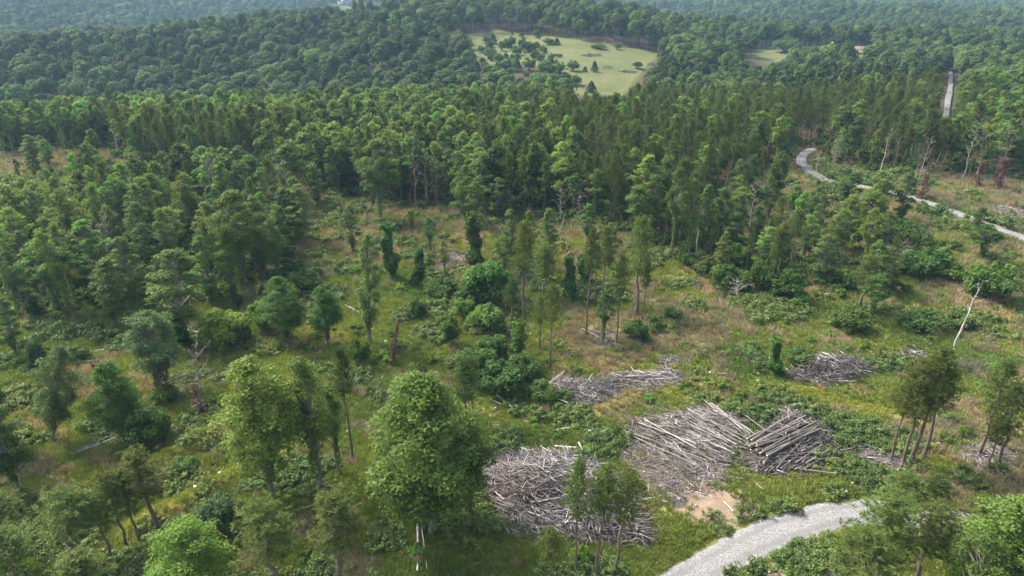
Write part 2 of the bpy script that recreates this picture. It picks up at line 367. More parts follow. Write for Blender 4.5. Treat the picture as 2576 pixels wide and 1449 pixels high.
def bent(p0, p1, n, wob, g):
    t = np.linspace(0, 1, n)[:, None]; p = np.asarray(p0) * (1 - t) + np.asarray(p1) * t
    w = g.normal(size=(n, 3)) * wob; w[0] = 0; w[-1] = 0
    return p + w

# ------------------------------------------------------------------ plant prototypes: each returns (wood mesh, leaf mesh, height, crown width)
def hardwood(seed, Ht=18, R=4.2, base=.35, nl=34, leaf=.30, nlv=5000, epi=0, ls=.36, fork=False, name='hardwood'):
    g = np.random.default_rng(seed); parts = []
    tw = bent((0, 0, -1.0), (g.uniform(-.5, .5), g.uniform(-.5, .5), Ht * .82), 6, .18, g); tr = np.linspace(.26, .07, 6); tr[0] = .36
    parts.append(tube(tw, tr, 7))
    s = (np.arange(nl) + g.uniform(0, 1, nl)) / nl; az = g.uniform(0, 2 * math.pi, nl) + np.arange(nl) * 2.4
    prof = R * np.sin(np.pi * np.clip(s * .86 + .14, 0, 1) ** .95) ** .7 * g.uniform(.75, 1.15, nl)
    z = Ht * (base + (1 - base) * s * .93)
    rr = prof * np.where(g.random(nl) < .25, g.uniform(.15, .5, nl), g.uniform(.55, .85, nl))
    C_ = np.c_[np.cos(az) * rr, np.sin(az) * rr, z]
    lobe = R * ls * g.uniform(.55, 1.5, nl) * (1 - .25 * s)
    for c_, l, zz in zip(C_, lobe, z):
        f = np.clip((zz - g.uniform(1.5, 4) + 1) / (Ht * .82 + 1), .2, .97); q = f * 5; i = int(q); b0 = tw[i] * (1 - q + i) + tw[min(i + 1, 5)] * (q - i)
        mid = b0 * .45 + c_ * .55 + np.array([0, 0, -.3]); parts.append(tube([b0, mid, c_], [.09, .055, .02], 4))
        for _ in range(2):
            e_ = c_ + unit(g.normal(size=3)) * l * .8; parts.append(tube([c_ * .8 + mid * .2, e_], [.03, .012], 3))
    w = lobe ** 2; k = g.choice(nl, nlv, p=w / w.sum())
    d = unit(g.normal(size=(nlv, 3))); d[:, 2] = np.where(d[:, 2] < -.35, -d[:, 2], d[:, 2]); d = unit(d)
    bump = .8 + .35 * vnoise(d[:, 0] * 2.2 + k * 7.1, d[:, 1] * 2.2 + d[:, 2] * 1.9, 4)
    rad = lobe[k] * bump * np.where(g.random(nlv) < .5, g.uniform(.3, 1.0, nlv), g.uniform(.85, 1.25, nlv))
    Pn = C_[k] + d * rad[:, None] * np.array([1, 1, .82]); N = unit(d * .7 + g.normal(size=(nlv, 3)) * .55 + np.array([0, 0, .35]))
    lv = np.clip(g.uniform(0, 1, nl)[k] * .5 + g.uniform(0, .5, nlv), 0, 1)
    if epi:
        q = g.uniform(.12, base + .1, epi); th = g.uniform(0, 6.28, epi); r_ = (.35 + .55 * vnoise(q * 14, q * 0, seed)) * g.uniform(.4, 1.1, epi)
        Pe = np.c_[np.cos(th) * r_, np.sin(th) * r_, q * Ht]; Pn = np.r_[Pn, Pe]
        N = np.r_[N, unit(np.c_[np.cos(th), np.sin(th), th * 0 + .5] + g.normal(size=(epi, 3)) * .4)]; lv = np.r_[lv, g.uniform(.1, .8, epi)]
    V, Fc, l4 = leaf_quads(Pn, N, leaf, .55, g, lv)
    wV, wF = join(parts)
    return mk_mesh(name + '_trunk', wV, wF, M_BARK, smooth_=True), mk_mesh(name + '_crown', V, Fc, M_LEAF, l4), Ht, 2 * R
def pine(seed, Ht=18, R=2.6, base=.52, nb=60, nt=6, tl=.5, name='pine', blades=7, wd=.11):
    g = np.random.default_rng(seed); parts = []
    tw = bent((0, 0, -1.0), (g.uniform(-.4, .4), g.uniform(-.4, .4), Ht * .97), 8, .12, g); tr = np.linspace(.24, .04, 8); tr[0] = .3
    parts.append(tube(tw, tr, 7)); T = []
    for i in range(nb):
        s = (i + g.random()) / nb; zz = base + (1 - base) * s * .97; az = i * 2.4 + g.normal() * .4
        L = R * (1.02 - s) ** .55 * min(1, .45 + s * 2.2) * g.uniform(.6, 1.2)
        q = (zz * Ht + 1) / (Ht * .97 + 1) * 7; k = int(min(q, 6)); b0 = tw[k] * (1 - q + k) + tw[k + 1] * (q - k)
        up = g.uniform(.05, .45) + s * .5
        e_ = b0 + np.array([math.cos(az) * L, math.sin(az) * L, L * up]); mid = (b0 + e_) / 2 + np.array([0, 0, -.12 * L])
        parts.append(tube([b0, mid, e_], [.045, .03, .01], 3))
        for j in range(nt):
            f = .35 + .65 * (j + g.random()) / nt; p_ = b0 * (1 - f) ** 2 + 2 * mid * f * (1 - f) + e_ * f * f
            T.append(p_ + g.normal(size=3) * np.array([.28, .28, .16]) * (R / 2.6) * (.6 + f))
    for i in range(7):
        q = g.uniform(.2, base); z_ = q * Ht; az = g.uniform(0, 6.28); L = g.uniform(.4, 1.6); b0 = np.array([tw[3][0], tw[3][1], z_])
        parts.append(tube([b0, b0 + np.array([math.cos(az) * L, math.sin(az) * L, -.1])], [.03, .008], 3))
    T = np.array(T); n = len(T); d = unit(g.normal(size=(n, blades, 3)) + np.array([0, 0, .35]))
    side = unit(np.cross(d, g.normal(size=(n, blades, 3)))); L = tl * g.uniform(.7, 1.2, (n, blades, 1)); c0 = T[:, None] - d * L * .15
    V = np.stack([c0 - side * wd, c0 + side * wd, c0 + d * L + side * wd * .25, c0 + d * L - side * wd * .25], 2).reshape(-1, 3)
    lv = np.repeat(np.clip(g.uniform(0, .6, n)[:, None] + g.uniform(0, .4, (n, blades)), 0, 1).ravel(), 4)
    wV, wF = join(parts)
    return mk_mesh(name + '_trunk', wV, wF, M_PBARK, smooth_=True), mk_mesh(name + '_crown', V, np.arange(len(V)).reshape(-1, 4), M_PINE, lv), Ht, 2 * R
def shrub(seed, Ht=2.5, R=1.8, nl=14, nlv=900, leaf=.2, name='shrub', m=None):
    g = np.random.default_rng(seed); az = g.uniform(0, 6.28, nl); rr = R * np.sqrt(g.random(nl)) * .85
    z = Ht * g.uniform(.25, .8, nl) * (1 - .45 * (rr / R) ** 2); C_ = np.c_[np.cos(az) * rr, np.sin(az) * rr, z]; lobe = R * .30 * g.uniform(.45, 1.6, nl)
    parts = [tube(bent((g.normal() * .1, g.normal() * .1, -.3), c_, 3, .06, g), [.05, .03, .01], 3) for c_ in C_]
    k = g.integers(0, nl, nlv); d = unit(g.normal(size=(nlv, 3))); d[:, 2] = np.where(d[:, 2] < -.2, -d[:, 2], d[:, 2])
    Pn = C_[k] + d * lobe[k][:, None] * g.uniform(.6, 1.1, (nlv, 1)); N = unit(d * .7 + g.normal(size=(nlv, 3)) * .5 + np.array([0, 0, .4]))
    V, Fc, l4 = leaf_quads(Pn, N, leaf, .6, g, np.clip(g.uniform(0, 1, nl)[k] * .5 + g.uniform(0, .5, nlv), 0, 1))
    wV, wF = join(parts)
    return mk_mesh(name + '_stem', wV, wF, M_BARK), mk_mesh(name + '_foliage', V, Fc, m or M_LEAF, l4), Ht, 2 * R
def vinecol(seed, Ht=10, r=.9, nlv=2600, leaf=.24, name='vine', top=False, m=None):
    g = np.random.default_rng(seed); tw = bent((0, 0, -.6), (g.uniform(-.6, .6), g.uniform(-.6, .6), Ht * .97), 6, .12, g)
    parts = [tube(tw, np.linspace(.2, .04, 6), 6)]
    q = g.uniform(.12, 1, nlv); th = g.uniform(0, 6.28, nlv)
    R_ = r * (.12 + 1.5 * vnoise(q * 7, th * .9 + seed, seed) ** 1.4) * (1 - .45 * q) * (1.0 + (1.4 * np.exp(-((q - .85) / .12) ** 2) if top else 0))
    f = q * 5; k = np.minimum(f.astype(int), 4); ax = tw[k] * (1 - f + k)[:, None] + tw[k + 1] * (f - k)[:, None]
    rad = R_ * g.uniform(.6, 1.1, nlv); d = np.c_[np.cos(th), np.sin(th), th * 0]
    Pn = ax + d * rad[:, None]; N = unit(d + g.normal(size=(nlv, 3)) * .45 + np.array([0, 0, .45]))
    for i in range(9):
        b0 = tw[3] + (tw[5] - tw[3]) * g.random(); az = g.uniform(0, 6.28); L = g.uniform(.6, 1.8)
        parts.append(tube(bent(b0, b0 + np.array([math.cos(az) * L, math.sin(az) * L, g.uniform(0, .9)]), 3, .1, g), [.04, .02, .008], 3))
    V, Fc, l4 = leaf_quads(Pn, N, leaf, .6, g, g.uniform(0, 1, nlv)); wV, wF = join(parts)
    return mk_mesh(name + '_trunk', wV, wF, M_BARK, smooth_=True), mk_mesh(name + '_crown', V, Fc, m or M_LEAF, l4), Ht, 2 * r
def snag(seed, Ht=14, spread=2.6, nb=16, base=.35, name='dead_tree', up=.7, sub=4):
    g = np.random.default_rng(seed); tw = bent((0, 0, -.8), (g.uniform(-.7, .7), g.uniform(-.7, .7), Ht * .96), 8, .16, g)
    T0 = [tube(tw, np.linspace(.19, .02, 8), 7)]; Bs = []
    for i in range(nb):
        s = base + (1 - base) * (i + g.random()) / nb; f = s * 7 * .98; k = int(min(f, 6)); b0 = tw[k] * (1 - f + k) + tw[k + 1] * (f - k)
        az = i * 2.4 + g.normal() * .5; L = spread * (1.25 - s) ** .5 * g.uniform(.5, 1.3)
        e_ = b0 + np.array([math.cos(az) * L, math.sin(az) * L, L * up * g.uniform(.4, 1.4)]); pa = bent(b0, e_, 4, L * .06, g)
        Bs.append(tube(pa, [.05, .036, .024, .009], 4))
        for j in range(sub):
            p0 = pa[g.integers(1, 4)]; q = p0 + unit(unit(e_ - b0) + g.normal(size=3) * .55) * L * g.uniform(.25, .55)
            pb = bent(p0, q, 3, .05, g); Bs.append(tube(pb, [.032, .022, .008], 3))
            for _ in range(2):
                Bs.append(tube([pb[1], pb[1] + unit(unit(q - p0) + g.normal(size=3) * .7) * L * .22], [.018, .006], 3))
    tV, tF = join(T0); bV, bF = join(Bs)
    return mk_mesh(name + '_trunk', tV, tF, M_DEADW, smooth_=True), mk_mesh(name + '_branches', bV, bF, M_DEADW), Ht, 2 * spread
def cedar(seed, Ht=7, R=1.7, nlv=1400, leaf=.28, name='cedar'):
    g = np.random.default_rng(seed); q = g.random(nlv) ** .8; th = g.uniform(0, 6.28, nlv)
    r_ = R * (1 - q) ** .7 * (.75 + .5 * vnoise(th * 1.3, q * 6, seed)) * g.uniform(.7, 1.05, nlv)
    d = np.c_[np.cos(th), np.sin(th), th * 0 + .4]; Pn = np.c_[np.cos(th) * r_, np.sin(th) * r_, Ht * (.06 + .92 * q)]
    V, Fc, l4 = leaf_quads(Pn, unit(d + g.normal(size=(nlv, 3)) * .4), leaf, .5, g, g.uniform(0, .6, nlv)); wV, wF = tube([(0, 0, -.3), (0, 0, Ht * .8)], [.15, .04], 5)
    return mk_mesh(name + '_trunk', wV, wF, M_BARK), mk_mesh(name + '_crown', V, Fc, M_LEAF, l4), Ht, 2 * R

PR = {
 'oak':   [hardwood(11 + i, Ht=18, R=(4.2, 3.8, 4.6, 4.0, 4.4)[i], base=(.3, .38, .25, .34, .2)[i], nl=(84, 70, 96, 80, 120)[i], nlv=(15000, 12000, 16000, 14000, 24000)[i], leaf=.155, ls=.235, epi=900) for i in range(5)],
 'slim':  [hardwood(31 + i, Ht=18, R=(2.4, 2.9, 2.2, 2.7)[i], base=(.28, .42, .2, .5)[i], nl=(48, 42, 56, 38)[i], nlv=(5000, 4800, 5400, 4200)[i], leaf=.165, epi=800, ls=.29) for i in range(4)],
 'pine':  [pine(51 + i, R=(2.6, 2.9, 2.3, 2.7)[i], base=(.5, .56, .6, .45)[i], nb=(64, 58, 50, 70)[i], nt=9, tl=.42, blades=14, wd=.035) for i in range(4)],
 'moak':  [hardwood(71 + i, Ht=17, R=(3.6, 3.2, 3.9, 3.0)[i], base=(.35, .4, .3, .45)[i], nl=44, nlv=2600, leaf=.29, ls=.28, epi=150) for i in range(4)],
 'mpine': [pine(91 + i, Ht=17, R=(2.3, 2.1, 2.5)[i], base=(.55, .6, .5)[i], nb=40, nt=7, tl=.55, blades=9, wd=.07) for i in range(3)],
 'vine':  [vinecol(111, 10, .95), vinecol(112, 10, 1.2, top=True), vinecol(113, 10, .8)],
 'bvine': [vinecol(121, 8, 1.0, 750, .15, 'brown_vine', m=M_BROWNLEAF)],
 'shrub': [shrub(131 + i, Ht=2.6, R=(1.9, 2.2, 1.7)[i], nl=(14, 20, 12)[i], nlv=1500, leaf=.17) for i in range(3)],
 'bigshrub': [shrub(141 + i, Ht=6, R=3.2, nl=34, nlv=5200, leaf=.25) for i in range(3)],
 'snag':  [snag(151), snag(152, spread=3.6, nb=20, base=.25), snag(153, spread=1.4, nb=9, base=.5, sub=2), snag(154, spread=4.2, nb=22, base=.2, up=1.1, sub=6)],
 'cedar': [cedar(161), cedar(162, R=2.1)],
}
FARP = []
def far_crown(seed, Ht=16, R=5, nl=13, nlv=420, leaf=.85, conic=False):
    g = np.random.default_rng(seed); az = np.arange(nl) * 2.4 + g.normal(size=nl) * .4; s = (np.arange(nl) + .5) / nl
    rr = R * .62 * np.sqrt(1 - s) * g.uniform(.7, 1.1, nl); z = Ht * (.50 + .34 * s); lobe = R * .46 * g.uniform(.75, 1.2, nl)
    if conic: rr = rr * .7; z = Ht * (.35 + .55 * s); lobe = lobe * (1.05 - .5 * s)
    C_ = np.c_[np.cos(az) * rr, np.sin(az) * rr, z]; k = g.choice(nl, nlv, p=lobe ** 2 / (lobe ** 2).sum())
    d = unit(g.normal(size=(nlv, 3))); d[:, 2] = np.where(d[:, 2] < -.3, -d[:, 2], d[:, 2])
    Pn = C_[k] + d * lobe[k][:, None] * g.uniform(.75, 1.05, (nlv, 1)); N = unit(d + g.normal(size=(nlv, 3)) * .22 + np.array([0, 0, .1]))
    V, Fc, l4 = leaf_quads(Pn, N, leaf, .7, g, np.clip(g.uniform(0, .5, nl)[k] + g.uniform(0, .5, nlv), 0, 1))
    tV, tF = tube([(0, 0, -2), (0, 0, Ht * .6)], [.3, .15], 5)
    V2 = np.concatenate([V, tV]); me = mk_mesh('far_tree', V2, [Fc, tF + len(V)], [M_FAR, M_BARK], np.r_[l4, np.zeros(len(tV))], matidx=[0] * len(Fc) + [1] * len(tF))
    return bpy.data.objects.new('far_tree', me)
FARP = [far_crown(201 + i, nlv=(1500, 1300, 1100)[i], leaf=.48, R=(5, 4.4, 3.8)[i]) for i in range(3)] + [far_crown(211, R=3.0, conic=True, nlv=900, leaf=.42)]
def joined_proto(tr):
    """trunk and crown of a prototype as one mesh, for the uncounted mass of the wood"""
    a_, b_ = tr[0], tr[1]
    va = np.empty(len(a_.vertices) * 3, np.float32); a_.vertices.foreach_get('co', va); vb = np.empty(len(b_.vertices) * 3, np.float32); b_.vertices.foreach_get('co', vb)
    fa = np.empty(len(a_.loops), np.int32); a_.loops.foreach_get('vertex_index', fa); fb = np.empty(len(b_.loops), np.int32); b_.loops.foreach_get('vertex_index', fb)
    lv = np.zeros(len(b_.vertices), np.float32); b_.attributes['lv'].data.foreach_get('value', lv)
    na = len(va) // 3; V = np.r_[va.reshape(-1, 3), vb.reshape(-1, 3)]; Fc = np.r_[fa.reshape(-1, 4), fb.reshape(-1, 4) + na]
    me = mk_mesh('wood_tree', V, Fc, [a_.materials[0], b_.materials[0]], np.r_[np.zeros(na), lv], matidx=[0] * (len(fa) // 4) + [1] * (len(fb) // 4))
    return bpy.data.objects.new('wood_tree', me)

# ------------------------------------------------------------------ setting: terrain, roads, haze
def axis(vals):
    out = [vals[0][0]]
    for a_, b_, st in vals:
        n = max(1, int(round((b_ - a_) / st))); out += list(np.linspace(a_, b_, n + 1)[1:])
    return np.array(out)
xs = axis([(-4400, -1600, 90), (-1600, -500, 35), (-500, -150, 9), (-150, 150, 1.0), (150, 500, 9), (500, 1600, 35), (1600, 4400, 90)])
ys = axis([(-150, 30, 12), (30, 180, .8), (180, 300, 1.6), (300, 800, 9), (800, 1800, 22), (1800, 4400, 80)])
X, Y = np.meshgrid(xs, ys); Xf, Yf = X.ravel(), Y.ravel(); Zf = H(Xf, Yf)
ny, nx = X.shape; ii = (np.arange(ny - 1)[:, None] * nx + np.arange(nx - 1)[None]).ravel()
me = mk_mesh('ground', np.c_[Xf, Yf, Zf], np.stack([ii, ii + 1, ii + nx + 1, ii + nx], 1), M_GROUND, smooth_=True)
def setattr_(nm, v): at = me.attributes.new(nm, 'FLOAT', 'POINT'); at.data.foreach_set('value', np.asarray(v, np.float32))
near_ = (np.hypot(Xf, Yf) < 420)
def masked(fn):
    r = np.zeros(len(Xf)); r[near_] = fn(Xf[near_], Yf[near_]); return r
setattr_('litter', masked(lambda x, y: near_any(LITTER, x, y, 2.2)))
setattr_('dirt', masked(lambda x, y: near_any(DIRT, x, y, 1.6)))
setattr_('pud', masked(lambda x, y: near_any(PUD, x, y, .8)))
setattr_('track', masked(lambda x, y: sum(np.exp(-(pdist(l, x, y) / 2.2) ** 2) for l in TRACK)))
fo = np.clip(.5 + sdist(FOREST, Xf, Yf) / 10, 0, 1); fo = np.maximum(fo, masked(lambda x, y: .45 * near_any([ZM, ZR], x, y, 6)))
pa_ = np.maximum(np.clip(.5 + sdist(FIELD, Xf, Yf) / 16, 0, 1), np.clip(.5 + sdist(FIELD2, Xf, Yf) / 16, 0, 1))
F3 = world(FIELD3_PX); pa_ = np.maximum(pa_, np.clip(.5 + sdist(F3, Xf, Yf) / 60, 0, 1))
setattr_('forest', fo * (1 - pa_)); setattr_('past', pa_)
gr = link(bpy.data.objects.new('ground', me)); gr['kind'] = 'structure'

def road(name, L, R, lift, jit, m=M_GRAVEL, nacross=9):
    g = np.random.default_rng(5); n = len(L); w = np.linspace(0, 1, nacross); wid = np.hypot(*(L - R).T)[:, None]
    jl = jit * (fbm(np.arange(n) * .35, np.zeros(n), 77, 3) - .5)[:, None] * 2; jr = jit * (fbm(np.arange(n) * .35, np.ones(n) * 9, 78, 3) - .5)[:, None] * 2
    ww = w[None] * (1 - (jr + jl) / wid) + jl / wid
    x = L[:, 0:1] * (1 - ww) + R[:, 0:1] * ww; y = L[:, 1:2] * (1 - ww) + R[:, 1:2] * ww
    z = H(x, y) + lift * np.minimum(1, np.minimum(w, 1 - w) * 8)[None] + .02 + .05 * np.sin(np.pi * w)[None]
    i = (np.arange(n - 1)[:, None] * nacross + np.arange(nacross - 1)[None]).ravel()
    o = link(bpy.data.objects.new(name, mk_mesh(name, np.c_[x.ravel(), y.ravel(), z.ravel()], np.stack([i, i + 1, i + nacross + 1, i + nacross], 1), m, np.tile(w, n), True)))
    o['kind'] = 'structure'; return o
road('gravel_road', NL, NR, .07, .5, nacross=13); road('gravel_road', FL, FR, .10, .35)
LANE_PX = [(2391, 182), (2392, 200), (2390, 225), (2386, 250), (2381, 290), (2375, 330)]
LW = world(LANE_PX); LC = smooth(LW); tn = np.gradient(LC, axis=0); tn = tn / np.hypot(*tn.T)[:, None]; nn = np.c_[tn[:, 1], -tn[:, 0]]
M_LANE, t_ = mat('dusty_lane'); t_.out(t_.n('ShaderNodeBsdfPrincipled', {'Base Color': t_.ramp(t_.noise(.35, 5, t_.n('ShaderNodeNewGeometry').outputs['Position'], .7), [(.3, (.10, .10, .095)), (.7, (.22, .21, .20))]), 'Roughness': .9}).outputs[0])
road('lane', LC - nn * 1.35, LC + nn * 1.35, 1.0, .5, M_LANE)

hv = bpy.data.meshes.new('haze')
x0, x1, y0, y1, z0, z1 = -4600, 4600, -300, 4600, -140, 130
import itertools
hv.from_pydata([(x0, y0, z0), (x1, y0, z0), (x1, y1, z0), (x0, y1, z0), (x0, y0, z1), (x1, y0, z1), (x1, y1, z1), (x0, y1, z1)], [],
               [(3, 2, 1, 0), (4, 5, 6, 7), (0, 1, 5, 4), (1, 2, 6, 5), (2, 3, 7, 6), (3, 0, 4, 7)])
M_HAZE, t_ = mat('haze_air'); t_.t.links.new(t_.n('ShaderNodeVolumePrincipled', {'Color': (.44, .74, 1.0, 1), 'Density': .00013, 'Anisotropy': .15}).outputs[0], t_.n('ShaderNodeOutputMaterial').inputs[1])
hv.materials.append(M_HAZE); hz = link(bpy.data.objects.new('haze', hv)); hz['kind'] = 'stuff'

# ------------------------------------------------------------------ scatter through geometry nodes (stuff only)
def scatter(name, label, P_, rot, scl, idx, tint, protos):
    me = bpy.data.meshes.new(name); n = len(P_); me.vertices.add(n); me.vertices.foreach_set('co', np.asarray(P_, np.float32).ravel())
    def va(nm, ty, key, v): at = me.attributes.new(nm, ty, 'POINT'); at.data.foreach_set(key, np.asarray(v).ravel())
    va('rot', 'FLOAT_VECTOR', 'vector', np.asarray(rot, np.float32)); va('scl', 'FLOAT_VECTOR', 'vector', np.asarray(scl, np.float32))
    va('tint', 'FLOAT_VECTOR', 'vector', np.asarray(tint, np.float32)); va('pi', 'INT', 'value', np.asarray(idx, np.int32))
    o = link(bpy.data.objects.new(name, me)); o['kind'] = 'stuff'; o['label'] = label
    ng = bpy.data.node_groups.new(name, 'GeometryNodeTree')
    ng.interface.new_socket('Geometry', in_out='INPUT', socket_type='NodeSocketGeometry'); ng.interface.new_socket('Geometry', in_out='OUTPUT', socket_type='NodeSocketGeometry')
    gi = ng.nodes.new('NodeGroupInput'); go = ng.nodes.new('NodeGroupOutput'); jn = ng.nodes.new('GeometryNodeJoinGeometry'); L = ng.links.new
    def na(nm, ty):
        q = ng.nodes.new('GeometryNodeInputNamedAttribute'); q.data_type = ty; q.inputs[0].default_value = nm; return [s_ for s_ in q.outputs if s_.enabled and s_.name == 'Attribute'][0]
    ar, as_, ai = na('rot', 'FLOAT_VECTOR'), na('scl', 'FLOAT_VECTOR'), na('pi', 'INT')
    for i, p_ in enumerate(protos):
        oi = ng.nodes.new('GeometryNodeObjectInfo'); oi.inputs['Object'].default_value = p_; oi.inputs['As Instance'].default_value = True
        cm = ng.nodes.new('FunctionNodeCompare'); cm.data_type = 'INT'; cm.operation = 'EQUAL'
        ci = [s_ for s_ in cm.inputs if s_.enabled]; L(ai, ci[0]); ci[1].default_value = i
        ip = ng.nodes.new('GeometryNodeInstanceOnPoints'); L(gi.outputs[0], ip.inputs['Points']); L(oi.outputs['Geometry'], ip.inputs['Instance'])
        L([s_ for s_ in cm.outputs if s_.enabled][0], ip.inputs['Selection']); L(ar, ip.inputs['Rotation']); L(as_, ip.inputs['Scale']); L(ip.outputs[0], jn.inputs[0])
    L(jn.outputs[0], go.inputs[0]); md = o.modifiers.new('scatter', 'NODES'); md.node_group = ng; return o

# ------------------------------------------------------------------ things
TREE_XY = []
def yaw_lean(dirv, yaw):
    q = Vector(dirv).normalized().to_track_quat('Z', 'Y'); return (q.to_matrix() @ Matrix.Rotation(yaw, 3, 'Z')).to_euler()
NAMES = {'oak': ('hardwood_tree', 'tree', 'trunk', 'crown'), 'slim': ('hardwood_tree', 'tree', 'trunk', 'crown'), 'moak': ('hardwood_tree', 'tree', 'trunk', 'crown'),
         'pine': ('pine_tree', 'pine tree', 'trunk', 'crown'), 'mpine': ('pine_tree', 'pine tree', 'trunk', 'crown'), 'vine': ('vine_covered_tree', 'tree', 'trunk', 'vines'),
         'bvine': ('dead_tree', 'dead tree', 'trunk', 'dead_vines'), 'shrub': ('shrub', 'shrub', 'stem', 'foliage'), 'bigshrub': ('shrub', 'shrub', 'stem', 'foliage'),
         'snag': ('dead_tree', 'dead tree', 'trunk', 'branches'), 'cedar': ('cedar_tree', 'tree', 'trunk', 'crown')}
def plant(kind, var, x, y, z, h, w=None, tint=(1, 1, 1), label='', group=None, yaw=None, lean=(0, 0, 1), wtint=None):
    P_ = PR[kind][var % len(PR[kind])]; nm = NAMES[kind]
    e_ = link(bpy.data.objects.new(nm[0], None)); e_.empty_display_size = .5
    sh = h / P_[2]; sw = (w / P_[3]) if w else sh; yaw = random.uniform(0, 6.28) if yaw is None else yaw
    e_.location = (x, y, z - .05); e_.scale = (sw, sw, sh); e_.rotation_euler = yaw_lean(lean, yaw)
    e_['label'] = label; e_['category'] = nm[1]
    if group: e_['group'] = group
    for k_, tn_, m_ in ((2, wtint or (1, 1, 1), P_[0]), (3, tint, P_[1])):
        c_ = link(bpy.data.objects.new(nm[k_], m_)); c_.parent = e_; c_['tint'] = [float(q) for q in (tn_ if kind != 'snag' else (wtint or tint))]
    TREE_XY.append((x, y)); return e_
def T(kind, var, xb, yb, yt, wpx=None, tint=(1, 1, 1), label='', xt=None, group=None, wtint=None):
    x, y, z = (float(q[0]) for q in ground(xb, yb)); zt = float(height_for(x, y, yt)); h = max(.5, zt - z); lean = (0, 0, 1)
    if xt is not None:
        lx = float(x_for(xt, y, zt)); lean = (lx - x, 0, h); h = math.hypot(h, lx - x)
    w = wpx / K * float(depth(x, y, (z + zt) / 2)) / F if wpx else None
    return plant(kind, var, x, y, z, h, w, tint, label, group, None, lean, wtint)

BR, YG, DK, BG_, SV, LT, OL, MD = (1.4, 1.75, .6), (1.4, 1.4, .75), (.76, .98, .74), (.8, 1.05, 1.05), (1.15, 1.2, 1.7), (1.25, 1.3, 1.0), (1.4, 1.42, .95), (1.0, 1.12, .9)
T('oak', 4, 1085, 1335, 925, 330, (1.35, 1.35, .85), 'large broad leafy oak, biggest in the foreground, left of the grey branch heap')
T('oak', 1, 1180, 1300, 1060, 150, MD, 'rounded dark hardwood leaning out of the biggest foreground oak towards the branch heap')
T('oak', 0, 690, 1250, 885, 250, (1.85, 1.75, .95), 'yellow-green tree with a pale forked trunk left of the biggest oak')
T('slim', 1, 800, 1232, 895, 140, (1.4, 1.5, .95), 'olive leafy tree with a dark trunk just right of the forked yellow-green tree')
T('slim', 1, 855, 1190, 960, 80, MD, 'slim leafy tree between the yellow-green tree and the biggest oak')
T('pine', 2, 885, 1152, 880, 75, DK, 'thin tall pine standing left of the biggest foreground oak')
T('pine', 0, 1178, 1110, 905, 85, DK, 'slender dark pine rising behind the right shoulder of the biggest oak')
T('pine', 2, 1190, 1060, 900, 60, MD, 'slender pine half hidden behind the biggest oak, beside its darker twin')
T('oak', 2, 500, 1500, 1315, 230, BR, 'bright green dense tree at the bottom edge left of centre')
T('bigshrub', 0, 560, 1345, 1250, 120, (.8, 1.0, 1.35), 'dark blue-green bush-like tree behind the bright green tree at the bottom')
T('pine', 0, 400, 1342, 1135, 150, OL, 'tallest of the pines in the lower left cluster')
T('pine', 1, 320, 1372, 1190, 110, OL, 'pine with a bent dark trunk left of the tallest lower left pine')
T('pine', 3, 352, 1365, 1185, 90, OL, 'pine with two crossing stems beside the tallest lower left pine')
T('pine', 3, 190, 1425, 1232, 180, OL, 'broad pine with a long dark leaning trunk in the lower left', xt=165)
T('pine', 1, 282, 1405, 1240, 120, OL, 'short pine between the broad pine and the crossing stems in the lower left')
T('pine', 0, 40, 1420, 1240, 150, OL, 'hazy olive pine at the left edge near the bottom')
T('pine', 1, 60, 1520, 1335, 170, OL, 'pine crown cut by the bottom left corner of the view')
T('pine', 2, 235, 1540, 1385, 150, OL, 'low pine crown at the bottom edge under the broad leaning pine')
T('pine', 3, 700, 1490, 1262, 190, OL, 'pine right of the bright green tree at the bottom edge')
T('pine', 0, 862, 1475, 1240, 190, OL, 'pine with a straight bare trunk reaching the bottom edge left of the white fallen poles')
T('pine', 2, 1500, 1452, 1168, 110, OL, 'slender pine standing in front of the middle of the branch heap')
T('pine', 1, 1548, 1445, 1190, 130, OL, 'pine with open tufted crown in front of the right end of the branch heap', xt=1590)
T('pine', 0, 1445, 1440, 1160, 95, OL, 'narrow pine in front of the branch heap, left of the slender one')
T('pine', 1, 1380, 1500, 1330, 100, OL, 'pine with crown below the left part of the branch heap at the bottom edge')
T('bigshrub', 1, 1465, 1415, 1372, 50, BR, 'small bright green sapling among the pine trunks below the branch heap')
T('snag', 2, 1430, 1345, 1235, None, (.9, .9, .9), 'thin bare pole standing in the lower branch heap')
T('pine', 1, 2240, 1160, 940, 90, OL, 'leftmost of the leaning pines right of the stacked logs', xt=2298)
T('pine', 3, 2272, 1176, 905, 120, OL, 'middle leaning pine of the cluster on reddish bare soil right of the stacked logs', xt=2330)
T('pine', 0, 2292, 1168, 872, 130, OL, 'tallest leaning pine of the cluster right of the stacked logs', xt=2375)
T('pine', 2, 2318, 1160, 915, 110, MD, 'darker rear pine of the cluster right of the stacked logs', xt=2395)
T('snag', 2, 2298, 1190, 1125, None, (.6, .55, .5), 'short broken dead stem at the foot of the leaning pine cluster', xt=2312)
T('pine', 0, 2460, 1145, 905, 120, OL, 'leaning pine with a long bare stem near the right edge', xt=2540)
T('pine', 3, 2508, 1188, 960, 110, MD, 'dark pine on bare soil at the right edge', xt=2560)
T('pine', 1, 2480, 1190, 1050, 80, OL, 'small leaning pine between the two right edge pines', xt=2520)
T('pine', 2, 2570, 1180, 930, 120, OL, 'pine cut by the right edge of the view')
T('pine', 3, 2190, 1500, 1255, 210, OL, 'broad pine overhanging the near gravel road')
T('pine', 1, 2300, 1480, 1275, 190, OL, 'pine at the bottom right between the road and the bright hardwood')
T('pine', 0, 2120, 1560, 1330, 200, OL, 'lowest pine crown at the bottom edge right of the near gravel road')
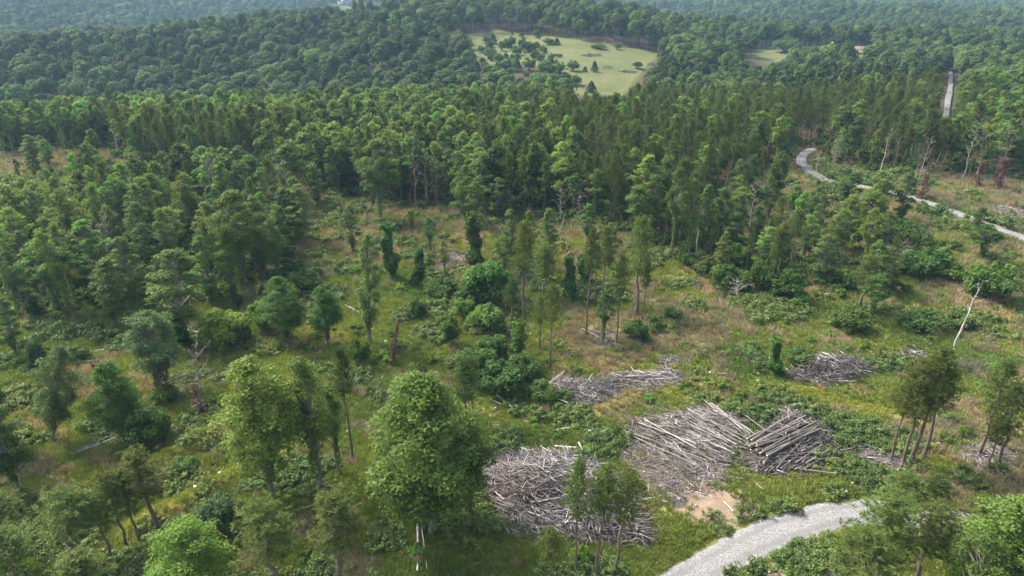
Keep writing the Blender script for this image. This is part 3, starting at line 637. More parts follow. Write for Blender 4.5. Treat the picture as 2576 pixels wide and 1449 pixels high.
T('pine', 0, 2420, 1420, 1250, 130, OL, 'pine hiding the right end of the near gravel road')
T('pine', 2, 2330, 1350, 1200, 110, MD, 'small pine beyond the hidden bend of the near road')
T('pine', 3, 2250, 1340, 1195, 110, OL, 'pine standing just past the end of the visible near gravel road')
T('oak', 4, 2490, 1560, 1245, 290, (1.45, 1.55, .95), 'bright green broad hardwood in the bottom right corner')
T('oak', 2, 2590, 1480, 1185, 190, (1.3, 1.45, .9), 'bright hardwood crown cut by the right edge near the bottom corner')
T('oak', 0, 2400, 1600, 1330, 190, (1.1, 1.3, .9), 'green hardwood at the bottom edge left of the bright corner tree')
T('oak', 0, 45, 1235, 1012, 150, BG_, 'blue-green hardwood at the left edge above the lower left pines')
T('oak', 2, 125, 1105, 862, 130, SV, 'silvery-leaved oak near the left edge with a tangled dark base', xt=150)
T('oak', 1, 20, 1130, 905, 110, MD, 'green hardwood at the left edge beside the silvery oak')
T('oak', 4, 312, 1100, 905, 140, (1.05, 1.4, .9), 'rounded dense green tree right of the silvery oak on the left slope')
T('bigshrub', 1, 372, 1120, 1020, 110, DK, 'low dark bush at the foot of the rounded green tree on the left')
T('oak', 3, 400, 985, 775, 150, SV, 'silvery oak leaning on a brown vine-wrapped trunk in the left clearing', xt=365)
T('bvine', 0, 438, 1000, 880, 50, (1, 1, 1), 'brown vine-wrapped leaning stem beside the silvery oak in the left clearing', xt=405)
T('snag', 1, 505, 1052, 850, 130, (.75, .72, .70), 'bare dead tree with spreading grey limbs above the grassy bank', xt=480)
T('bvine', 0, 508, 1048, 955, 40, (1.1, .9, .9), 'brown withered vines clinging to the foot of the bare spreading dead tree')
T('bvine', 0, 250, 985, 905, 60, (1.2, .95, .9), 'rusty brown withered sapling in the reddish grass on the left')
T('bigshrub', 0, 560, 862, 775, 140, (1.7, 2.0, .6), 'vivid yellow-green low tree by the fallen white trunks')
T('oak', 2, 722, 862, 690, 130, (.85, 1.15, .8), 'dense dark green tree standing alone left of the fallen trunks clearing')
T('bigshrub', 1, 670, 835, 745, 80, (1.2, 1.6, .7), 'bright green lower tree joined to the left side of the dense dark green one')
T('oak', 0, 828, 872, 712, 95, (.7, 1.0, .85), 'dark green upright tree right of the dense one in the middle clearing')
T('slim', 0, 450, 860, 615, 150, (1.25, 1.45, .9), 'tall tree with pale forked limbs and viny foot, left of the vivid low tree', xt=425)
T('vine', 0, 458, 862, 770, 50, DK, 'dark vine column at the foot of the tall forked tree')
T('slim', 2, 285, 815, 640, 95, LT, 'lumpy light green tree leaning left of the tall forked tree', xt=262)
T('slim', 1, 215, 730, 585, 70, LT, 'light leafy leaning tree in the left woodland')
T('slim', 3, 150, 785, 600, 130, (1.0, 1.3, .8), 'flat-topped feathery tree with bare twin trunks at the left')
T('slim', 0, 40, 892, 742, 75, (1, 1.3, .8), 'green tree at the left edge above the dark vine stump')
T('vine', 1, 95, 800, 745, 45, DK, 'dark vine-smothered stub beside the twin-trunk feathery tree')
T('vine', 2, 75, 925, 860, 45, DK, 'small dark vine-covered stem near the left edge by the silvery oak', xt=92)
T('oak', 1, 618, 722, 472, 140, (1.3, 1.45, .95), 'tallest rounded light green tree in the left woodland', )
T('pine', 0, 565, 705, 552, 70, YG, 'yellowish pine left of the tallest rounded tree')
T('slim', 1, 705, 715, 545, 75, (1.2, 1.35, 1.1), 'pale green slender tree right of the tallest rounded tree')
T('vine', 0, 598, 770, 700, 25, DK, 'short vine column below the tallest rounded tree')
T('vine', 2, 660, 785, 715, 30, DK, 'short vine column left of the dense dark green tree')
T('slim', 2, 928, 865, 572, 75, (1.4, 1.5, 1.25), 'tall pale slender vine-draped tree alone in the middle clearing', xt=922)
T('vine', 0, 985, 705, 555, 42, (.7, 1.0, .75), 'tall dark vine column right of the pale slender tree')
T('vine', 2, 1050, 722, 626, 36, DK, 'shorter black-green vine column in the centre left clearing')
T('slim', 3, 1083, 640, 546, 45, (.8, 1.2, .75), 'small leafy tree with a bare stem above the shorter vine column')
T('slim', 0, 890, 640, 510, 50, MD, 'small tree at the back of the middle clearing left of the pale slender tree')
T('vine', 1, 1195, 662, 535, 45, (.8, 1.05, .9), 'vine-laden snag with wispy top left of the pale trio of crowns')
T('slim', 0, 1283, 650, 520, 55, LT, 'left crown of the pale trio in front of the dark forest edge')
T('slim', 1, 1330, 670, 528, 50, LT, 'middle crown of the pale trio in front of the dark forest edge')
T('slim', 2, 1375, 710, 515, 62, LT, 'right and tallest crown of the pale trio in front of the dark forest edge')
T('slim', 3, 1268, 700, 592, 60, (1.2, 1.4, .9), 'green tree rising out of the big central bush')
T('pine', 0, 1318, 803, 562, 75, OL, 'tall pine in the centre with a long bare trunk beside the big bush')
T('pine', 3, 1368, 748, 615, 85, OL, 'broad pine crown right of the tall central pine')
T('pine', 1, 1385, 928, 716, 72, OL, 'lone pine with straight trunk below the broad central pines')
T('pine', 2, 1285, 845, 700, 62, DK, 'dark small-crowned pine left of the lone straight pine')
T('pine', 0, 1359, 872, 745, 55, OL, 'short pine between the two lower central pines')
T('pine', 3, 1601, 790, 543, 90, OL, 'biggest lone pine in the middle of the clearing with a thick bare trunk')
T('pine', 2, 1616, 805, 660, 40, MD, 'thin low pine immediately right of the biggest lone pine')
T('pine', 2, 1474, 838, 573, 50, MD, 'leftmost thin pine of the central open grove')
T('pine', 0, 1515, 755, 570, 60, OL, 'tall thin pine in the back of the central open grove')
T('pine', 2, 1497, 765, 610, 45, MD, 'thin pine with gnarled stem in the central open grove')
T('pine', 1, 1552, 858, 640, 55, MD, 'front right thin pine of the central open grove')
T('slim', 3, 1517, 858, 735, 60, DK, 'bushy low tree at the foot of the central open grove')
T('snag', 2, 1508, 850, 795, None, (.9, .9, .9), 'pale broken stub at the foot of the central open grove')
T('vine', 0, 1440, 752, 640, 38, (.7, 1.0, .75), 'vine column with a drooping arm left of the central open grove')
T('vine', 1, 1470, 715, 645, 40, (.7, 1.05, .75), 'vine-draped small tree right of the drooping vine column')
for i, (xb, yb, yt, w, tn_, lb) in enumerate([
    (1229, 765, 648, 125, (.75, 1.05, .65), 'big dark rounded bush in the centre of the clearing'), (1190, 775, 700, 80, DK, 'dark bush joined to the left of the big central bush'),
    (1228, 832, 747, 90, (1.25, 1.4, 1.0), 'pale green rounded bush below the big central bush'), (1165, 800, 745, 60, (1.2, 1.4, .8), 'bright leafy arch of vines left of the pale green bush'),
    (1140, 868, 790, 45, DK, 'dark vine-hung stub at the foot of the bright arch of vines'), (1110, 745, 695, 80, DK, 'low dark thicket left of the big central bush'),
    (1200, 960, 870, 110, DK, 'dark green bush at the left of the lower central thicket'), (1262, 985, 900, 120, (.7, .95, .8), 'largest dark bush of the lower central thicket'),
    (1320, 950, 880, 80, MD, 'bush on the right of the lower central thicket under the lone pine'), (1240, 900, 838, 80, DK, 'rear bush of the lower central thicket'),
    (1299, 905, 800, 40, (.9, 1.3, .7), 'narrow green sapling rising from the lower central thicket'), (1365, 1010, 955, 70, MD, 'dark round bush against the small upper branch pile'),
    (1420, 1005, 978, 50, (1, 1.4, .8), 'low green bush in front of the small upper branch pile'), (908, 915, 838, 55, (.9, 1.3, .7), 'small green tree behind the biggest foreground oak in the middle clearing'),
    (1600, 852, 792, 62, DK, 'dark bush right of the central open grove'), (1640, 830, 790, 50, MD, 'ragged bush further right of the central open grove'),
    (1855, 665, 600, 60, (1.2, 1.7, .75), 'vivid green leafy crown at the front of the right hand thin wood'), (1835, 730, 650, 95, (.75, 1.1, .7), 'dark green bushy tree with vines beneath the vivid leafy crown'),
    (1975, 745, 675, 95, (.75, 1.05, .65), 'vine-covered mound at the feet of two bare stems on the right'), (1920, 735, 640, 70, DK, 'dark leafy tree left of the vine-covered mound'),
    (2105, 718, 685, 80, DK, 'dark low thicket in the open right of the vine-covered mound'), (2135, 820, 770, 95, (.95, 1.2, .7), 'rounded green bush alone in the dry grass on the right'),
    (2330, 825, 790, 130, DK, 'long low dark thicket left of the pale leaning dead tree'), (2400, 815, 780, 80, MD, 'low bush beside the foot of the long dark thicket on the right'),
    (1950, 948, 848, 42, (.75, 1.05, .75), 'dark pointed vine column beside the right branch pile'), (2010, 920, 870, 70, MD, 'bush growing out of the back of the right branch pile'),
    (2320, 690, 610, 110, DK, 'dark bushes in the upper right thicket'), (2375, 700, 645, 90, (1.1, 1.3, .8), 'yellow-green bush right of the upper right thicket'),
    (2490, 755, 650, 120, (1.1, 1.35, .8), 'feathery green tree beside the top of the pale leaning dead tree'), (2515, 750, 715, 50, MD, 'small bush near the right edge track'),
    (800, 700, 655, 50, MD, 'small bush in the middle clearing left of the pale slender tree'), (770, 740, 670, 80, (.8, 1.1, .7), 'green bushes behind the dense dark green tree'),
    (1700, 800, 770, 60, MD, 'low bush in the dry grass right of the biggest lone pine'), (1770, 690, 650, 60, DK, 'dark bush under the front trees of the right hand thin wood'),
    (1570, 1340, 1325, 30, (1.2, 1.5, .8), 'tiny green sapling at the right foot of the branch heap'), (2015, 775, 745, 60, (1.1, 1.4, .7), 'weedy green clump below the vine-covered mound'),
    (1050, 800, 745, 50, DK, 'dark shrub above the brown leaning stub'), (470, 1180, 1150, 70, (.9, 1.2, .7), 'low weeds bush on the grassy bank left'),
    (420, 1010, 960, 70, MD, 'small bush near the bare dead tree on the left'), (180, 905, 870, 80, MD, 'low bush in the left clearing behind the silvery oak')]):
    T('vine' if w < 46 and yb - yt > 80 else ('bigshrub' if yb - yt > 45 else 'shrub'), i, xb, yb, yt, w, tn_, lb)
T('snag', 2, 2402, 868, 690, 50, (1.5, 1.5, 1.45), 'tall pale leaning dead tree near the right edge track', xt=2465)
T('snag', 2, 1405, 593, 536, 22, (1.2, 1.2, 1.1), 'thin pale leaning pole against the dark forest edge', xt=1426)
T('snag', 0, 1455, 572, 478, 60, (.75, .65, .62), 'brown dead conifer at the dark forest edge')
T('snag', 1, 1853, 760, 700, 70, (1.3, 1.3, 1.25), 'small white bare tree with curved arms before the dark bushy tree')
T('snag', 0, 1745, 775, 640, 30, (.8, .75, .7), 'thin bare stem left of the small white bare tree')
T('snag', 1, 2262, 684, 600, 70, (1, .95, .95), 'bare grey dead tree in the upper right thicket', xt=2275)
T('snag', 3, 300, 690, 545, 110, (.85, .72, .72), 'reddish grey leafless crown in the left woodland')
T('snag', 1, 185, 660, 545, 100, (.8, .72, .72), 'grey leafless crown left of the reddish one')
T('snag', 3, 545, 560, 395, 65, (1.05, 1.05, 1.0), 'grey vase-shaped bare tree in the woodland below the pine stand')
T('snag', 0, 298, 392, 310, 40, (1.4, 1.4, 1.3), 'pale bare tree at the left forest edge')
T('snag', 3, 735, 560, 420, 60, (.9, .85, .85), 'grey bare limbs beside the middle opening')
T('snag', 0, 940, 1080, 962, 12, (1, .95, .9), 'thin leaning dead stem behind the biggest oak', xt=962)
T('snag', 0, 1048, 535, 340, 40, (1.1, .8, .75), 'tall dead tree with reddish brown top at the forest edge')
T('snag', 1, 2300, 490, 335, 60, (.9, .8, .78), 'large pale dead tree before the right pine stand', xt=2345)
T('snag', 0, 2460, 470, 300, 50, (.8, .66, .64), 'dead tree with rusty lower stem at the right forest edge', xt=2480)
T('snag', 1, 2520, 455, 320, 60, (.85, .72, .7), 'dead tree with bare spreading crown near the upper right edge', xt=2545)
T('bvine', 0, 2462, 470, 400, 30, (1.1, .9, .85), 'rusty brown vines on the foot of a dead tree at the right forest edge')
T('bvine', 0, 2515, 478, 395, 45, (1.1, .9, .9), 'rusty withered brush at the foot of the upper right dead tree')
T('bvine', 0, 2310, 500, 430, 35, (1.0, .8, .78), 'rusty withered brush at the foot of the large pale dead tree')
T('snag', 0, 2050, 455, 375, 22, (1.5, 1.5, 1.4), 'small white dead tree beside the bend of the far gravel road', xt=2060)
T('bvine', 0, 985, 915, 795, 24, (1.0, .85, .8), 'brown flaky leaning stub in the middle clearing', xt=1008)
T('snag', 2, 1105, 925, 870, 12, (1.5, 1.5, 1.4), 'white broken stub with rusty needles above the biggest oak')
T('snag', 1, 15, 1200, 1060, 90, (1.3, 1.3, 1.25), 'bare white limbs at the left edge')
T('snag', 1, 130, 1090, 1010, 40, (1.1, 1.1, 1.05), 'tangled pale dead stems at the foot of the silvery oak')
T('slim', 0, 2175, 620, 475, 90, (1.35, 1.6, .75), 'bright yellow-green leafy tree left of the far road')
T('slim', 2, 2262, 565, 425, 55, (.7, .95, .7), 'dark green upright tree between the thin wood and the far road')
T('slim', 3, 2467, 655, 565, 85, DK, 'dark spreading tree in front of the far road at the right', xt=2490)
T('slim', 1, 2440, 610, 520, 50, DK, 'leaning dark tree touching the far road at the right', xt=2478)
T('pine', 3, 2163, 772, 640, 80, OL, 'leaning pine with a wide drooping crown in the right clearing', xt=2195)
T('slim', 3, 2190, 800, 690, 75, (.9, 1.2, .8), 'ragged tree with pale twin stems right of the leaning pine', xt=2215)
T('pine', 2, 1937, 745, 575, 45, OL, 'left of two bare stems rising through the vine-covered mound')
T('pine', 2, 1947, 742, 560, 50, OL, 'right of two bare stems rising through the vine-covered mound')
T('slim', 0, 2045, 640, 480, 45, MD, 'tall slim tree standing in the upper right thin wood')
T('slim', 2, 95, 430, 335, 60, LT, 'pale leafy tree in the far left opening')
T('slim', 1, 130, 440, 350, 50, (1.1, 1.6, .7), 'bright green tree beside the pale one in the far left opening')

for kd, v, xb, yb, yt, w, tn_, lb in [
    ('oak', 0, 318, 612, 440, 115, (1.1, 1.35, .85), 'round light green oak at the top of the left woodland, left of a similar one'), ('oak', 2, 412, 605, 428, 115, (1.0, 1.3, .85), 'round green oak at the top of the left woodland beside the vase-shaped bare tree'),
    ('oak', 3, 492, 640, 455, 85, MD, 'dark green narrow oak between the round oaks and the tallest rounded tree'), ('oak', 1, 958, 548, 345, 112, LT, 'big light green rounded tree rising from the wood edge behind the middle opening'),
    ('oak', 4, 640, 500, 385, 95, (1.15, 1.3, 1.1), 'pale green rounded tree behind the tallest rounded tree of the left woodland'), ('oak', 0, 872, 480, 328, 80, LT, 'light green tree left of the big rounded tree behind the middle opening'),
    ('oak', 2, 1175, 572, 410, 90, (1.1, 1.35, .85), 'bright leafy tree at the forest edge above the vine-laden snag'), ('slim', 1, 1206, 500, 352, 62, LT, 'pale rounded treetop right of the reddish-topped dead tree'),
    ('slim', 0, 1135, 505, 366, 60, (1.1, 1.2, 1.0), 'greyish green slender tree just right of the reddish-topped dead tree'), ('oak', 3, 105, 640, 505, 110, (1.0, 1.3, .75), 'bright green rounded oak near the left edge of the left woodland'),
    ('oak', 1, 30, 660, 520, 100, MD, 'dark rounded oak at the left edge of the left woodland'), ('oak', 2, 245, 720, 600, 90, MD, 'mid green oak below the reddish grey leafless crown'),
    ('slim', 3, 1690, 645, 420, 62, (1.1, 1.2, 1.0), 'tallest pale slender tree of the right thin wood'), ('slim', 1, 1728, 650, 445, 55, LT, 'light slender tree just right of the tallest pale one in the right thin wood'), ('slim', 2, 1762, 640, 455, 60, MD, 'slender green tree in the middle of the right thin wood'),
    ('slim', 0, 1640, 600, 430, 70, MD, 'slender green tree at the left end of the right thin wood'), ('slim', 1, 1805, 625, 470, 70, (.9, 1.15, .8), 'leafy slender tree at the right of the tall trees in the right thin wood'), ('slim', 2, 1572, 565, 430, 65, (.9, 1.1, .8), 'green slender tree where the forest edge meets the right thin wood'),
    ('slim', 3, 1495, 560, 425, 60, LT, 'light feathery tree at the forest edge above the open grove'), ('slim', 0, 1255, 555, 440, 65, MD, 'green tree at the forest edge right of the bright leafy tree'), ('oak', 0, 560, 610, 470, 70, DK, 'dark oak behind the tallest rounded tree')]:
    T(kd, v, xb, yb, yt, w, tn_, lb)
_r = random.Random(17)
for i, (xb, yb, yt, lb) in enumerate([(1100, 510, 400, 'grey forked bare tree right of the reddish-topped dead tree'), (1075, 515, 380, 'thin pale bare stem right of the reddish-topped dead tree'), (1165, 520, 430, 'short grey bare tree below the pale rounded treetop'), (1410, 560, 455, 'thin pale stem at the forest edge left of the brown dead conifer'),
    (2090, 440, 330, 'thin pale bare tree in the pine stand above the road bend'), (2210, 450, 330, 'pale bare stem in the pine stand behind the far road'), (2420, 455, 310, 'tall thin pale stem in the right pine stand'), (690, 560, 430, 'grey bare crown left of the grey limbs by the middle opening'),
    (1750, 640, 480, 'pale bare spindly tree among the right hand thin wood'), (1880, 600, 470, 'thin grey bare stem at the right of the thin wood'), (780, 560, 450, 'small bare grey tree in the middle opening'), (230, 560, 470, 'small grey bare tree in the left woodland'), (2380, 170, 140, 'white bare tree beside the top of the far lane')]):
    T('snag', i % 3, xb, yb, yt, None if i % 2 else 40, [(1.1, 1.08, 1.0), (.95, .9, .88), (1.3, 1.28, 1.2)][i % 3], lb)
# ------------------------------------------------------------------ woodland scatter, nearest and largest as things
def grid_pts(x0, x1, y0, y1, sp, g, jit=.42):
    gx, gy = np.meshgrid(np.arange(x0, x1, sp), np.arange(y0, y1, sp)); gx = gx + (np.arange(gx.shape[0])[:, None] % 2) * sp / 2
    x, y = gx.ravel() + g.normal(size=gx.size) * sp * jit * .6, gy.ravel() + g.normal(size=gx.size) * sp * jit * .6; return x, y
VISF = [(1255, 76), (1330, 88), (1420, 98), (1500, 108), (1655, 133), (1640, 152), (1600, 195), (1565, 232), (1450, 232), (1436, 190), (1400, 170), (1330, 165), (1235, 160), (1195, 130), (1215, 100)]
VIS = [VISF, [(1868, 126), (1960, 123), (1982, 127), (1945, 151), (1885, 149)], [(2062, 130), (2118, 128), (2118, 145), (2070, 145)], FIELD3_PX, [(2378, 185), (2402, 185), (2402, 250), (2390, 292), (2376, 292)], [(2150, 118), (2180, 118), (2180, 135), (2150, 135)],
       [(2000, 378), (2040, 378), (2110, 440), (2100, 470), (2040, 460), (1998, 420)], [(2290, 480), (2600, 590), (2600, 630), (2280, 510)], [(2120, 456), (2190, 464), (2190, 482), (2110, 474)]]
def visible_ok(x, y, z, h, rad):
    ok = np.ones(len(x), bool)
    for f in (.35, .6, .82, 1.0):
        for s_ in (-.75, 0, .75):
            u, v = proj(x + s_ * rad, y, z + h * f)
            for p_ in VIS: ok &= ~inside(p_, u, v)
    return ok
g = np.random.default_rng(99)
cand = []      # x, y, h, kind(0 hardwood,1 pine), tint, zone
def zone(poly, sp, zn, pinef, hm=(12, 18), keep=1.0, yr=None):
    P_ = np.asarray(poly); x, y = grid_pts(P_[:, 0].min(), P_[:, 0].max(), P_[:, 1].min(), P_[:, 1].max(), sp, g)
    m = inside(poly, x, y) & (g.random(len(x)) < keep) & (road_d(x, y) > 2.5); x, y = x[m], y[m]
    if len(TREE_XY):
        TX = np.array(TREE_XY); dd = np.min(np.hypot(x[:, None] - TX[None, :, 0], y[:, None] - TX[None, :, 1]), 1); m = dd > sp * .5; x, y = x[m], y[m]
    h = g.uniform(hm[0], hm[1], len(x)); z = H(x, y); m = visible_ok(x, y, z, h, 2.5); x, y, z, h = x[m], y[m], z[m], h[m]
    pk = g.random(len(x)) < pinef(x, y)
    for q in zip(x, y, z, h, pk): cand.append((*map(float, q), zn))
def fpine(x, y):
    u, v = proj(x, y, H0(x, y)); n = fbm(x / 35, y / 35, 55, 2)
    c = np.clip((u - 1150) / 400, 0, 1) * np.clip((2500 - u) / 150, .25, 1)
    c = np.maximum(c * .78, ((u > 280) & (u < 800) & (v > 395) & (v < 470)) * .9)
    return np.clip(c + (n - .5) * 1.3 - .06, .04, .9)
FB = [(-330, FOREST[1][1])] + [p for p in FOREST[1:-3] if -330 < p[0] < 330] + [(330, FOREST[-3][1]), (330, 335), (-330, 335)]
zone(FB, 4.9, 0, fpine, (11.5, 19.5))
n_forest = len(cand)
zone(ZM, 6.6, 1, lambda x, y: x * 0 + .12, (12, 18), .82)
zone(ZR, 6.0, 2, lambda x, y: x * 0 + .45, (9, 15), .75)
OPEN = world([(0, 420), (270, 400), (330, 500), (150, 560), (0, 560)])
zone(OPEN, 12, 3, lambda x, y: x * 0 + .2, (6, 12), .7)
TX_ = world([(760, 480), (900, 515), (1250, 560), (1550, 600), (1650, 660), (1500, 720), (1200, 720), (900, 720), (790, 650)])
zone(TX_, 11, 4, lambda x, y: x * 0 + .35, (7, 13), .55)
LL = world([(-300, 860), (0, 880), (250, 830), (420, 900), (230, 1000), (200, 1250), (-300, 1300)]); zone(LL, 12, 5, lambda x, y: x * 0 + .2, (7, 11), .4)
C = np.array(cand); cu, cv = proj(C[:, 0], C[:, 1], C[:, 2] + C[:, 3] * .6)
inv = (cu > -60) & (cu < 2636) & (cv < 1500)
ctv = proj(C[:, 0], C[:, 1], C[:, 2] + C[:, 3])[1]
size = C[:, 3] / np.hypot(C[:, 0], C[:, 1]); size[C[:, 5] > 0] += .05; size[~inv] = 0
chosen = np.zeros(len(C), bool)
for k_, lim in ((0, 225), (1, 245)):
    ids = np.where(C[:, 4] == k_)[0]; chosen[ids[np.argsort(-size[ids])][:lim]] = True
chosen &= inv
ZL = {0: ('dense wood edge beyond the clearing', 'the dense wood that walls the back of the clearing'), 1: ('left woodland', 'the open woodland at the left'),
      2: ('right thin wood', 'the thin wood between clearing and far road'), 3: ('far left opening', 'the grassy far left opening'),
      4: ('middle clearing', 'the back of the middle clearing'), 5: ('left slope', 'the left slope')}
def tint_for(x, y, pk, far=False):
    n = vnoise(x / 9., y / 9., 66); r = random.random()
    if pk: b = (1.2, 1.2, .9); v = .75 + .5 * r
    else: b = [(1.15, 1.25, .9), (1.7, 1.65, .95), (1.5, 1.55, 1.3), (.85, 1.0, .85), (1.35, 1.8, .75)][min(4, int((n * .6 + random.random() * .5) * 5))]; v = .75 + .5 * r
    return tuple(q * v for q in b)
for i in np.where(chosen)[0]:
    x, y, z, h, pk, zn = C[i]; zn = int(zn); d = math.hypot(x, y); pk = int(pk)
    if pk: kind = 'pine' if d < 150 else 'mpine'; w = h * random.uniform(.20, .30)
    else: kind = 'slim' if d < 175 else 'moak'; w = h * random.uniform(.30, .54)
    tn_ = tint_for(x, y, pk); u_, v_ = (float(q) for q in proj(x, y, z + h * .6)); hm_ = sum(((11.5, 19.5), (12, 18), (9, 15), (6, 12), (7, 13), (7, 11))[zn]) / 2
    size_ = 'tall' if h > hm_ + 1 else ('short' if h < hm_ - 1 else 'mid-height'); lum = tn_[1]
    col_ = (('olive', 'light olive', 'dark olive')[0 if 1.1 < lum < 1.3 else (1 if lum >= 1.3 else 2)] if pk else ('bright green' if tn_[1] > 1.65 and tn_[0] < tn_[1] * .85 else 'yellowish green' if tn_[0] > 1.4 else 'dark green' if lum < 1.05 else 'mid green'))
    if zn == 0: plc = next(p_ for lim, p_ in ((170, 'at the left end of the wood edge'), (420, 'behind the left woodland'), (760, 'left of the middle opening'), (1000, 'behind the middle opening'),
        (1230, 'at the wood edge above the dark vine columns'), (1480, 'behind the pale trio of crowns'), (1760, 'behind the central open grove'), (1990, 'in the wood left of the road bend'), (2200, 'in the pine stand above the road bend'), (2400, 'in the pine stand behind the far road'), (9999, 'at the right end of the pine stand')) if u_ < lim)
    else:
        sub_ = 'near side of ' if v_ > (0, 590, 560, 440, 560, 980)[zn] else 'far side of '; plc = 'on the ' + sub_ + ('', 'the left woodland', 'the thin wood before the far road', 'the far left opening', 'the middle clearing', 'the left slope')[zn]
    lb = f"{size_} {col_} {'pine' if pk else 'hardwood'} {plc}"
    plant(kind, random.randrange(4), x, y, z, h, w, tn_, lb, f"{size_} {col_} {'pines' if pk else 'hardwoods'} {plc}", None, (random.gauss(0, .055), random.gauss(0, .055), 1))
rest = C[~chosen & inv & (C[:, 5] >= 0)]
JP = [joined_proto(p_) for p_ in PR['moak'][:4]] + [joined_proto(p_) for p_ in PR['mpine']]
n = len(rest); pk = rest[:, 4].astype(int); sh = rest[:, 3] / 17; sw = np.where(pk == 1, sh * g.uniform(.8, 1.15, n), sh * g.uniform(.7, 1.35, n))
idx = np.where(pk == 1, 4 + g.integers(0, 3, n), g.integers(0, 4, n))
scatter('forest', 'dense mixed forest behind the nearest rows of trees', rest[:, :3], np.c_[g.normal(size=(n, 2)) * .05, g.uniform(0, 6.28, n)], np.c_[sw, sw, sh], idx,
        np.array([tint_for(q[0], q[1], q[4]) for q in rest]), JP)

# far hills
def far_zone(y0, y1, sp, sc):
    xm = min(y1 * .86 + 60, 3600); x, y = grid_pts(-xm, xm, y0, y1, sp, g); m = (np.abs(x) < y * .86 + 60) & ((y > 335) | ~inside(FB, x, y)) & ((y > 335) | inside(FOREST, x, y)) & (x ** 2 + y ** 2 < 4200 ** 2); x, y = x[m], y[m]
    z = H(x, y); h = 16 * sc * g.uniform(.66, 1.2, len(x)) * (.9 + .25 * vnoise(x / 40, y / 40, 71)); ok = visible_ok(x, y, z, h, 4) & ~inside(FIELD, x, y) & ~inside(FIELD2, x, y) & (pdist(LC, x, y) > 4)
    x, y, z, h = x[ok], y[ok], z[ok], h[ok]; return x, y, z, h
parts_ = [far_zone(300, 430, 7.2, 1.0), far_zone(430, 700, 9.0, 1.12), far_zone(700, 1300, 11, 1.3), far_zone(1300, 2400, 17, 1.6), far_zone(2400, 4200, 30, 1.9)]
x, y, z, h = (np.concatenate([p_[i] for p_ in parts_]) for i in range(4)); n = len(x)
vn = vnoise(x / 30, y / 30, 88); r = g.random(n); base = np.array([(.85, 1.0, .95), (1.1, 1.2, .85), (1.0, 1.15, 1.0), (.75, .85, .8), (1.25, 1.5, .8), (1.1, 1.0, .95)])
bi = np.clip(((vn * .5 + r * .55) * 5).astype(int), 0, 4); bi = np.where(g.random(n) < .03, 5, bi)
tnt = base[bi] * g.uniform(.65, 1.2, (n, 1)) * (.7 + .55 * fbm(x / 70, y / 70, 73, 2))[:, None]; sw = h / 16 * g.uniform(.65, 1.5, n)
scatter('distant_forest', 'continuous forest over the far hills and valleys', np.c_[x, y, z], np.c_[np.zeros((n, 2)), g.uniform(0, 6.28, n)], np.c_[sw, sw, h / 16],
        np.where((fpine(x, y) > .6) & (y < 420), 3, g.integers(0, 3, n)), tnt, FARP)

# trees and cedars of the pasture
fp = [(1487, 232, 203, 30, 'cedar', 0), (1495, 180, 152, 22, 'cedar', 1), (1440, 178, 148, 34, 'bigshrub', 0), (1602, 172, 152, 26, 'bigshrub', 1), (1472, 180, 166, 14, 'cedar', 0), (1405, 143, 133, 18, 'bigshrub', 1),
      (1240, 110, 84, 24, 'cedar', 0), (1283, 118, 85, 30, 'bigshrub', 2), (1262, 128, 100, 20, 'bigshrub', 0), (1350, 92, 72, 22, 'bigshrub', 3), (1355, 97, 86, 12, 'cedar', 1), (1380, 112, 92, 28, 'bigshrub', 1),
      (1400, 113, 95, 22, 'cedar', 0), (1312, 95, 78, 16, 'bigshrub', 0), (1289, 88, 76, 8, 'cedar', 1), (1320, 132, 88, 34, 'bigshrub', 2), (1300, 140, 110, 30, 'bigshrub', 1), (1340, 128, 108, 20, 'cedar', 1),
      (1365, 130, 113, 24, 'bigshrub', 3), (1255, 158, 128, 30, 'bigshrub', 2), (1230, 148, 118, 30, 'bigshrub', 1), (1210, 132, 112, 24, 'bigshrub', 0), (1280, 165, 140, 34, 'bigshrub', 2), (1300, 180, 146, 34, 'cedar', 1),
      (1330, 178, 138, 34, 'bigshrub', 1), (1370, 190, 146, 40, 'bigshrub', 0), (1400, 185, 150, 34, 'bigshrub', 2), (1345, 150, 122, 20, 'bigshrub', 3), (1180, 125, 100, 30, 'bigshrub', 1), (1160, 112, 92, 26, 'bigshrub', 0),
      (1385, 156, 128, 16, 'bigshrub', 2), (1422, 212, 176, 34, 'bigshrub', 1), (1448, 214, 182, 30, 'bigshrub', 2), (1390, 215, 180, 40, 'bigshrub', 3), (1350, 212, 178, 40, 'bigshrub', 0), (1505, 122, 108, 40, 'bigshrub', 0), (1552, 124, 103, 20, 'bigshrub', 1),
      (1480, 226, 215, 12, 'cedar', 1), (1454, 166, 160, 6, 'cedar', 0), (1270, 176, 150, 30, 'bigshrub', 1), (1232, 182, 160, 34, 'bigshrub', 3)]
FL_ = {0: 'dark rounded cedar standing alone at the bottom of the pasture', 1: 'dark cedar standing alone in the middle of the pasture', 2: 'broad leafy tree in the pasture left of the lone middle cedar',
       3: 'pale small tree near the right end of the pasture', 5: 'low wide bush in the upper pasture', 35: 'broad tree at the upper edge of the pasture where it meets the wood', 36: 'small roundish tree at the right upper pasture edge'}
_r = random.Random(3)
for _ in range(46):
    q = _r.random(); xb = 1175 + 235 * q + _r.gauss(0, 18); yb = 100 + 95 * _r.random() + 14 * q; hh_ = _r.uniform(9, 26)
    fp.append((xb, yb, yb - hh_, hh_ * _r.uniform(.8, 1.25), _r.choice(['bigshrub', 'bigshrub', 'cedar']), _r.randrange(3)))
